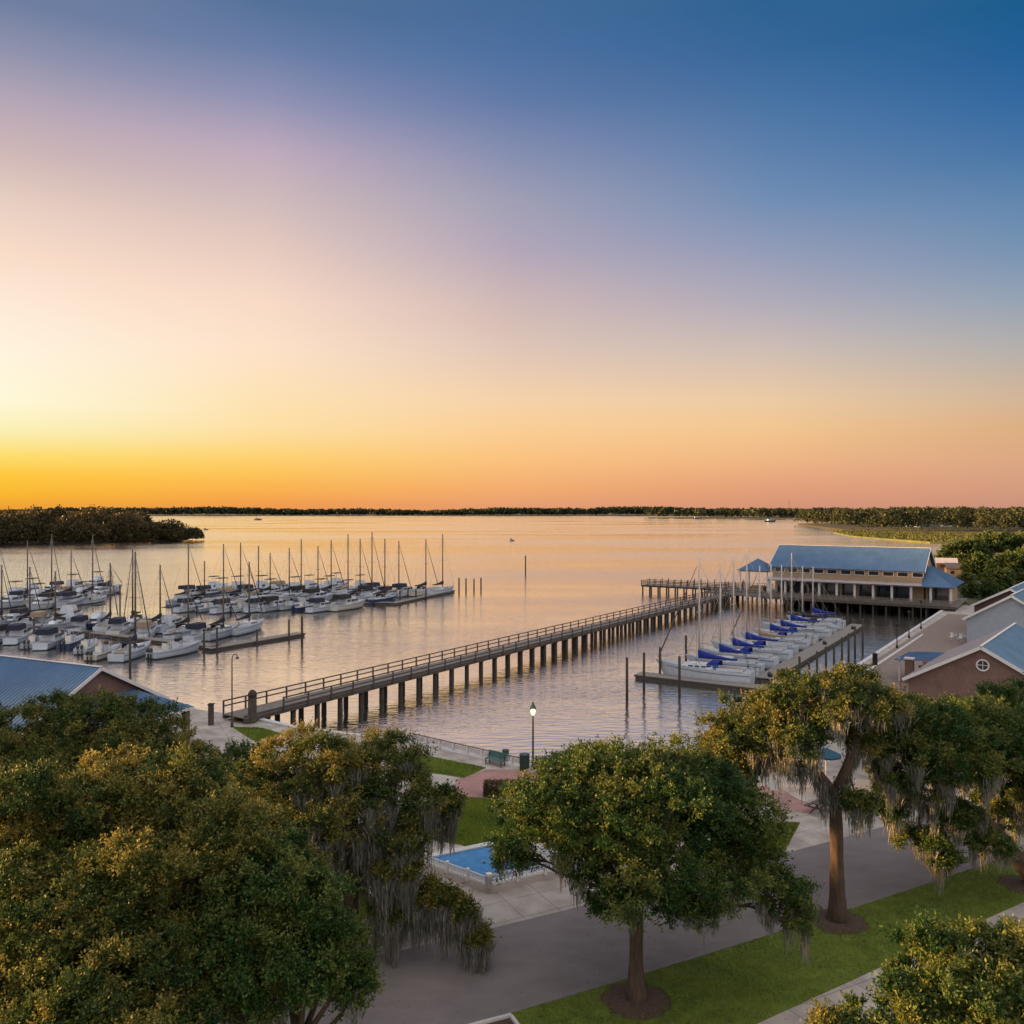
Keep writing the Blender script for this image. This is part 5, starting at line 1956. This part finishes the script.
motor = [(193, 611, 'c', 'navy'), (212, 611, 'r', 'navy'), (229, 612, 'c', 'black'), (246, 611, 'r', 'black'), (262, 611, 'c', 'navy'), (277, 610, 'c', 'black'), (291, 609, 'r', 'navy'), (307, 610, 'r', 'black'),
         (323, 611, 'c', 'navy'), (349, 609, 'c', 'black'), (240, 593, 'cf', 'black'), (264, 592, 'cf', 'navy'), (311, 590, 'cf', 'black'), (323, 596, 'cf', 'navy'), (338, 588, 'cf', 'black'), (362, 590, 'cf', 'navy'),
         (378, 594, 'c', 'navy'), (405, 596, 'c', 'navy'), (210, 597, 'c', 'navy'), (284, 592, 'c', 'tan'), (224, 595, 'cf', 'navy'), (252, 597, 'c', 'black'), (297, 594, 'cf', 'navy'), (350, 596, 'cf', 'navy'), (390, 598, 'c', 'black'), (194, 598, 'c', 'navy'), (216, 592, 'cf', 'black'), (273, 596, 'cf', 'navy'), (304, 598, 'c', 'black'), (331, 592, 'cf', 'black'), (370, 597, 'c', 'black'), (234, 601, 'c', 'tan'), (262, 601, 'c', 'navy'), (318, 602, 'c', 'black')]
for k, (px, py, kd, cv) in enumerate(motor):
    w = PWt(px, py)
    g = 'motor boats in the right block of the left marina'
    place = '%s from left, front row of right block' % ORD[k] if k < 10 else '%s from left, behind front row of right block' % ORD[sorted(range(10, len(motor)), key=lambda i: motor[i][0]).index(k)]
    rz = rz_p + random.uniform(-.06, .06)
    if kd[0] == 'c':
        cruiser('white cruiser with %s %s, %s' % (COV[cv], 'flybridge top' if kd == 'cf' else 'canopy', place), w.x, w.y, rz, 9.6 if k == 9 else random.uniform(7.8, 9.5), cv, kd == 'cf', group=g)
    else:
        runabout('white outboard boat with %s top, %s' % (COV[cv], place), w.x, w.y, rz, random.uniform(6.8, 7.6), cv, group=g, motors=1)
dock('floating dock between the boats of the right block in the left marina', P(186, 603, ZF)[:2], P(395, 602, ZF)[:2], 1.8)
dock('floating dock along the right end of the left marina', P(392, 603, ZF)[:2], P(452, 590, ZF)[:2], 1.8)
for k, (px, py, pt) in enumerate([(400, 602, 591), (408, 601, 590), (416, 600, 589.5), (426, 599, 589)]):
    w = PWt(px, py)
    pile(w.x, w.y, CAMZ - (pt - HZ) * w.y / F, 'dark pile before the end boats of the left marina, %s from the left' % ORD[k], 'piles before the end boats', .2)
for k, (px, py, pt) in enumerate([(459, 591, 578), (466, 590, 578.5), (474, 589.5, 579), (481, 588.5, 578)]):
    w = PWt(px, py)
    pile(w.x, w.y, CAMZ - (pt - HZ) * w.y / F, 'dark pile in open water right of the left marina, %s from the left' % ORD[k], 'piles in open water', .2)
w = PWt(525.5, 574)
pile(w.x, w.y, CAMZ - (556 - HZ) * w.y / F, 'slim channel marker pile alone in the middle of the bay', 'channel marker', .22)

# a few boats far out
for k, (px, py, L, lb) in enumerate([(258, 520, 16, 'dark motor boat far out near the left horizon'), (512, 541, 3.5, 'tiny dark boat far out on the open bay near the channel marker'), (206, 530, 5, 'tiny boat off the tip of the wooded headland'),
                                     (770, 522, 22, 'long low boat far out before the right shore'), (696, 518.5, 18, 'small boat far out beneath the right shore trees')]):
    w = PWt(px, py)
    cruiser(lb, w.x, w.y, R(10), L, 'black', False, 'navyhull', 'boats far out on the bay')
w = Vector(((789 - 512) / F * 3000, 3000, 0))
t = thing('radio_mast', 'thin lattice radio mast rising from the far right shore', 'mast', w)
mb = MB()
for a in (0, 2.09, 4.19):
    mb.tube([(1.2 * math.cos(a), 1.2 * math.sin(a), 0), (.5 * math.cos(a), .5 * math.sin(a), 60)], .28, 4)
for k in range(20):
    mb.tube([(1.1 * math.cos(k), 1.1 * math.sin(k), k * 3), (1.0 * math.cos(k + 2.1), 1.0 * math.sin(k + 2.1), k * 3 + 3)], .2, 4)
mb.build('lattice', M['rust'], t)
MB().box(0, 0, -1, 4, 4, 3).build('base', M['kerb'], t)

# ------------------------------------------------------------------ park furniture
w = P(533, 771)
t = thing('street_lamp', 'lit green park lamp on a slender pole above the brick plaza', 'lamp', (w.x, w.y, 0))
MB().lathe(0, 0, [(.20, 0), (.20, .12), (.12, .35), (.10, .9), (.075, 1.0), (.06, 4.1), (.09, 4.15)], 12).build('pole', M['metal_dark'], t)
MB().lathe(0, 0, [(.08, 4.2), (.15, 4.32), (.17, 4.5), (.14, 4.66)], 14).build('globe', M['lamp'], t)
MB().lathe(0, 0, [(.24, 4.66), (.22, 4.76), (.10, 4.98), (.03, 5.2)], 12).build('cap', M['metal_dark'], t)
ld = bpy.data.lights.new('street_lamp_light', 'POINT')
ld.energy = 22
ld.color = (1, .7, .35)
ld.shadow_soft_size = .2
lo = bpy.data.objects.new('street_lamp_light', ld)
lo.location = (0, -.45, 4.4)
col.objects.link(lo)
lo.parent = t
ld.energy = 16
w = P(232, 727)
t = thing('street_lamp', 'dark hook armed lamp post at the foot of the pier', 'lamp', (w.x, w.y, 0))
MB().lathe(0, 0, [(.14, 0), (.14, .3), (.08, .5), (.055, 6.2)], 10).build('pole', M['rust'], t)
MB().tube([(0, 0, 6.15), (.06, 0, 6.4), (.22, 0, 6.55), (.4, 0, 6.5), (.48, 0, 6.35)], .04, 7).build('arm', M['rust'], t)
MB().lathe(.48, 0, [(.06, 6.36), (.16, 6.25), (.17, 6.15), (.05, 6.12)], 10).build('lamp_head', M['rust'], t)


def bench(label, w, rz):
    t = thing('bench', label, 'bench', w, rz, 'park benches')
    mb = MB()
    for k in range(4):
        mb.box(0, -.2 + k * .13, .45, 1.7, .11, .04)
    mb.build('seat', M['teal'], t)
    mb = MB()
    for k in range(4):
        mb.beam((-.85, .26 + k * .02, .56 + k * .12), (.85, .26 + k * .02, .56 + k * .12), .035, .1)
    mb.build('backrest', M['teal'], t)
    for s_ in (-1, 1):
        MB().box(s_ * .75, -.2, .215, .07, .07, .43).box(s_ * .75, .24, .43, .07, .06, .86).box(s_ * .75, .02, .40, .05, .5, .05).box(s_ * .75, -.02, .64, .05, .5, .04).build('leg', M['rust'], t)


sea_r = math.atan2(-.62, .79)
bench('teal green bench by the seawall railing, left of the lamp', P(495, 765), sea_r)
w = P(503, 763)
t = thing('litter_bin', 'small teal bin beside the bench at the seawall', 'bin', (w.x + .2, w.y + .3, 0), 0, 'park bins')
MB().lathe(0, 0, [(.2, 0), (.24, .05), (.26, .8), (.28, .82)], 12).build('body', M['teal'], t)
MB().lathe(0, 0, [(.29, .82), (.25, .95), (.03, 1.0)], 12).build('lid', M['metal_dark'], t)
w = P(524.5, 770)
t = thing('litter_bin', 'large dark slatted bin left of the lit lamp', 'bin', (w.x, w.y, 0), 0, 'park bins')
mb = MB().cyl(0, 0, .05, 1.1, .33, n=18)
for k in range(18):
    a = 2 * PI * k / 18
    mb.box(.36 * math.cos(a), .36 * math.sin(a), .58, .03, .1, 1.1, a)
mb.build('body', M['metal_dark'], t)
MB().lathe(0, 0, [(.4, 1.14), (.38, 1.2), (.2, 1.26)], 18).build('lid', M['metal_dark'], t)
w = P(540, 771)
t = thing('utility_box', 'teal utility cabinet right of the lit lamp', 'cabinet', (w.x, w.y, 0), sea_r)
MB().box(0, 0, .48, .62, .45, .96).build('body', M['teal'], t)
MB().box(0, 0, .98, .7, .53, .05).build('lid', M['metal_dark'], t)
MB().box(0, -.235, .5, .5, .02, .8).build('door', M['metal_dark'], t)

# low seawall railing with pale panels
ra, rb = Vector((-8.2, 71.6, 0)), Vector((1, 64.4, 0))
rd_ = (rb - ra).normalized()
t = thing('seawall_railing', 'low railing of pale panels along the seawall by the lawn', 'railing', (ra.x, ra.y, 0), math.atan2(rd_.y, rd_.x))
Lr = (rb - ra).length
MB().box(Lr / 2, -.3, .78, Lr, .1, .08).build('top_rail', M['kerb'], t)
k = 0.2
while k < Lr:
    MB().box(k, -.3, .45, .14, .14, .62).build('post', M['conc_pale'], t)
    if int(k * 10) % 3:
        MB().box(k + .72, -.3, .5, 1.1, .05, .34).build('panel', M['conc_pale'], t)
    k += 1.5
MB().box(Lr + 3.5, -.3, .62, 6.6, .06, .06).box(Lr + 1, -.3, .4, .08, .08, .5).box(Lr + 3.5, -.3, .4, .08, .08, .5).box(Lr + 6, -.3, .4, .08, .08, .5).build('end_rail', M['kerb'], t)

# hedge
w = P(500, 799)
t = thing('hedge', 'clipped reddish green hedge at the edge of the brick plaza', 'hedge', (w.x + .2, w.y + .5, 0), R(-8))
MB().box(0, 0, .3, 2.2, .7, .55).build('stems', M['bark'], t)
N = 5200
face = RNG.integers(0, 5, N)
pp = RNG.uniform(-1, 1, (N, 3))
for f_, (ax_, sg) in enumerate(((0, -1), (0, 1), (1, -1), (1, 1), (2, 1))):
    pp[face == f_, ax_] = sg
pp = pp * np.array([1.2, .45, .45]) + np.array([0, 0, .5]) + RNG.normal(0, .05, (N, 3))
quads_mesh('foliage', pp, unit(RNG.normal(0, 1, (N, 3)) + np.array([0, 0, .5])), unit(RNG.normal(0, 1, (N, 3))), RNG.uniform(.08, .14, N), .07, RNG.uniform(.2, .8, N),
           leaf_mat('hedge_leaves', (.05, .04, .02), (.09, .06, .03), (.14, .09, .04)), t)

# pool with white balustrade
c0 = Vector((*xy(489, 893), 0))
c1 = Vector((*xy(572, 873.5), 0))
c3 = Vector((*xy(424, 869), 0))
ex = (c1 - c0)
LX = ex.length
ex.normalize()
ey = Vector((-ex.y, ex.x, 0))
LY = (c3 - c0).dot(ey)
sk = (c3 - c0).dot(ex)
t = thing('swimming_pool', 'small bright blue pool ringed by a white balustrade', 'pool', (c0.x, c0.y, 0), math.atan2(ex.y, ex.x))
pool_q = [Vector((0, 0)), Vector((LX, 0)), Vector((LX + sk * 1.25, LY * 1.25)), Vector((sk * 1.25, LY * 1.25))]


def pool_in(d):
    u_, v_ = d / LX, d / LY
    a, b, c_, e = pool_q
    f_ = lambda x_, y_: tuple(a + (b - a) * x_ + (e - a) * y_)
    return [f_(u_, v_), f_(1 - u_, v_), f_(1 - u_, 1 - v_), f_(u_, 1 - v_)]


MB().prism(pool_in(.0), -.02, .2).build('basin', M['concrete'], t)
MB().prism(pool_in(.38), .22, .25).build('water', M['poolwater'], t)
o_, i_ = pool_in(0.02), pool_in(.38)
mb = MB()
for k in range(4):
    m_ = (k + 1) % 4
    mb.prism([o_[k], o_[m_], i_[m_], i_[k]], .203, .33)
mb.build('coping', M['conc_pale'], t)
for (p0_, p1_), hf in (((pool_q[0], pool_q[1]), .55), ((pool_q[0], pool_q[3]), .42), ((pool_q[1], pool_q[1] + (pool_q[2] - pool_q[1]) * .45), .55)):
    a, b = Vector((p0_[0], p0_[1], .33)), Vector((p1_[0], p1_[1], .33))
    d = (b - a)
    m_ = max(1, round(d.length / 1.6))
    mb = MB()
    for zz in (.08, .30, .52):
        mb.beam(a + Vector((0, 0, zz * hf / .52)), b + Vector((0, 0, zz * hf / .52)), .05, .10)
    nbars = int(d.length / .2)
    for k in range(nbars):
        q_ = a + d * (k + .5) / nbars
        mb.box(q_.x, q_.y, .33 + hf / 2, .04, .04, hf)
    mb.build('balustrade', M['trim'], t)
    for k in range(m_ + 1):
        q_ = a + d * k / m_
        MB().box(q_.x, q_.y, .36 + hf / 2, .16 if k else .28, .16 if k else .28, hf + .2).build('balustrade_post', M['trim'], t)

# white sign on two posts, parasol, picnic bench, by the far plaza
w = P(773, 812)
t = thing('sign_board', 'blank white sign board on a dark post behind the forked oak', 'sign', (w.x, w.y, 0), R(-5))
MB().box(0, 0, 1.1, .08, .08, 2.2).build('post', M['rust'], t)
MB().box(0, -.06, 1.85, .62, .04, .85).build('panel', M['signwhite'], t)
w = P(783, 815)
t = thing('flag_pole', 'thin grey pole right of the white sign board', 'pole', (w.x, w.y, 0))
MB().cyl(0, 0, 0, 2.3, .035).build('shaft', M['alu'], t)
MB().lathe(0, 0, [(.05, 2.3), (.05, 2.36), (.01, 2.42)], 8).build('finial', M['alu'], t)
w = P(826, 792)
t = thing('parasol', 'open teal blue parasol glimpsed between the limbs of the forked oak', 'parasol', (w.x, w.y, 0))
MB().cyl(0, 0, 0, 3.1, .035).build('pole', M['alu'], t)
mb = MB()
for k in range(8):
    a, b = 2 * PI * k / 8, 2 * PI * (k + 1) / 8
    mb.add([(0, 0, 3.1), (1.05 * math.cos(a), 1.05 * math.sin(a), 2.6), (1.05 * math.cos(b), 1.05 * math.sin(b), 2.6), (1.05 * math.cos(a), 1.05 * math.sin(a), 2.48), (1.05 * math.cos(b), 1.05 * math.sin(b), 2.48)],
           [(0, 1, 2), (1, 3, 4, 2), (0, 4, 3)])
mb.build('canopy', simple('teal_canvas', (.015, .07, .11), .8, .15), t)
MB().cyl(0, 0, 0, .1, .35).build('base', M['kerb'], t)
w = P(822, 813)
t = thing('picnic_bench', 'weathered wooden picnic bench at the left of the forked trunk', 'bench', (w.x, w.y, 0), R(40))
for s_ in (-1, 1):
    MB().beam((s_ * .6, -.5, 0), (s_ * .6, .12, .72), .08, .08).beam((s_ * .6, .5, 0), (s_ * .6, -.12, .72), .08, .08).box(s_ * .6, 0, .42, .06, 1.5, .08).build('leg', M['wood'], t)
MB().box(0, -.2, .76, 1.7, .18, .04).box(0, 0, .76, 1.7, .18, .04).box(0, .2, .76, 1.7, .18, .04).build('tabletop', M['wood'], t)
for s_ in (-1, 1):
    MB().box(0, s_ * .68, .48, 1.7, .25, .04).build('seat', M['wood'], t)

# promenade: lamp posts, bin, brick pillar, chairs
w = P(875, 666)
t = thing('litter_bin', 'tall black bin on the promenade edge by the basin', 'bin', (w.x, w.y, 0), 0, 'park bins')
MB().lathe(0, 0, [(.28, 0), (.30, .1), (.30, 1.4), (.33, 1.42)], 14).build('body', M['black'], t)
MB().lathe(0, 0, [(.33, 1.42), (.24, 1.62), (.05, 1.68)], 14).build('lid', M['black'], t)
for k, (px, py, h, lb) in enumerate([(897, 648, 3.6, 'nearest'), (909, 638, 4.2, 'middle'), (921, 629, 4.8, 'farthest')]):
    w = P(px, py)
    t = thing('promenade_lamp', 'dark lamp post on the promenade edge, the %s of three' % lb, 'lamp', (w.x, w.y, 0), 0, 'lamp posts on the promenade')
    MB().lathe(0, 0, [(.16, 0), (.16, .3), (.08, .5), (.07, h - .5)], 10).build('pole', M['black'], t)
    MB().lathe(0, 0, [(.1, h - .5), (.22, h - .35), (.22, h - .12), (.05, h)], 10).build('lamp_head', M['black'], t)
w = P(909.5, 683)
t = thing('brick_pillar', 'square red brick pillar with a pale cap beside the brick house', 'pillar', (w.x, w.y, 0), math.atan2(VP.y, VP.x))
MB().box(0, 0, 1.35, .85, .85, 2.7).build('shaft', M['brickwall'], t)
MB().box(0, 0, 2.78, 1.05, 1.05, .16).build('cap', M['conc_pale'], t)


def chair(label, w, rz, mat, group):
    t = thing('chair', label, 'chair', w, rz, group)
    MB().box(0, 0, .45, .5, .5, .05).build('seat', M[mat], t)
    MB().box(0, .24, .78, .5, .05, .62).build('backrest', M[mat], t)
    for sx in (-.21, .21):
        for sy in (-.21, .21):
            MB().box(sx, sy, .21, .05, .05, .43).build('leg', M[mat], t)


k = 0
for px, py in ((903, 690), (912, 686), (918, 680), (922, 675), (926, 670), (929, 666)):
    w = P(px, py)
    chair('terracotta chair beside the brick house wall, %s from the near end' % ORD[k], (w.x, w.y, 0), random.uniform(0, 6), 'redchair', 'terracotta chairs by the brick house')
    k += 1
k = 0
for px, py in ((951, 640), (956, 638), (960, 641), (965, 639), (969, 642), (972, 638)):
    w = P(px, py)
    chair('white chair on the pavement before the pale grey house, %s from the left' % ORD[k], (w.x, w.y, 0), random.uniform(0, 6), 'trim', 'white chairs before the grey house')
    k += 1

# boulders and the corner of a planting bed
for k, (px, py, s, lb) in enumerate([(987, 935, .42, 'largest'), (1003, 930, .3, 'middle'), (1016, 927, .36, 'rightmost')]):
    w = P(px, py)
    rn = random.Random(k)
    mb = MB()
    rings = []
    for i in range(7):
        a = PI * i / 6
        rings.append([(s * 1.2 * math.sin(a) * math.cos(b) * rn.uniform(.7, 1.2) + 1e-4, s * math.sin(a) * math.sin(b) * rn.uniform(.7, 1.2), -s * .75 * math.cos(a) * rn.uniform(.95, 1.05)) for b in [2 * PI * j / 10 for j in range(10)]])
    mb.loft(rings)
    o = mb.build('boulder', M['stone'])
    o.location = (w.x, w.y, s * .5)
    tag(o, 'pale rounded boulder on the lawn above the corner bush, %s of three' % lb, 'boulder', 'boulders on the lawn')
w = P(510, 1019)
t = thing('planter_edging', 'white edged planting bed corner at the bottom of the lawn', 'planter', (w.x, w.y, 0), R(24))
MB().box(-1.5, .0, .1, 3.1, .12, .2).build('edge_stone', M['conc_pale'], t)
MB().box(.02, -1.5, .1, .12, 2.88, .2).build('edge_stone', M['conc_pale'], t)
MB().box(-1.5, -1.5, .05, 2.9, 2.85, .1).build('soil', M['mulch'], t)

print('leaf faces', LEAVES[0])
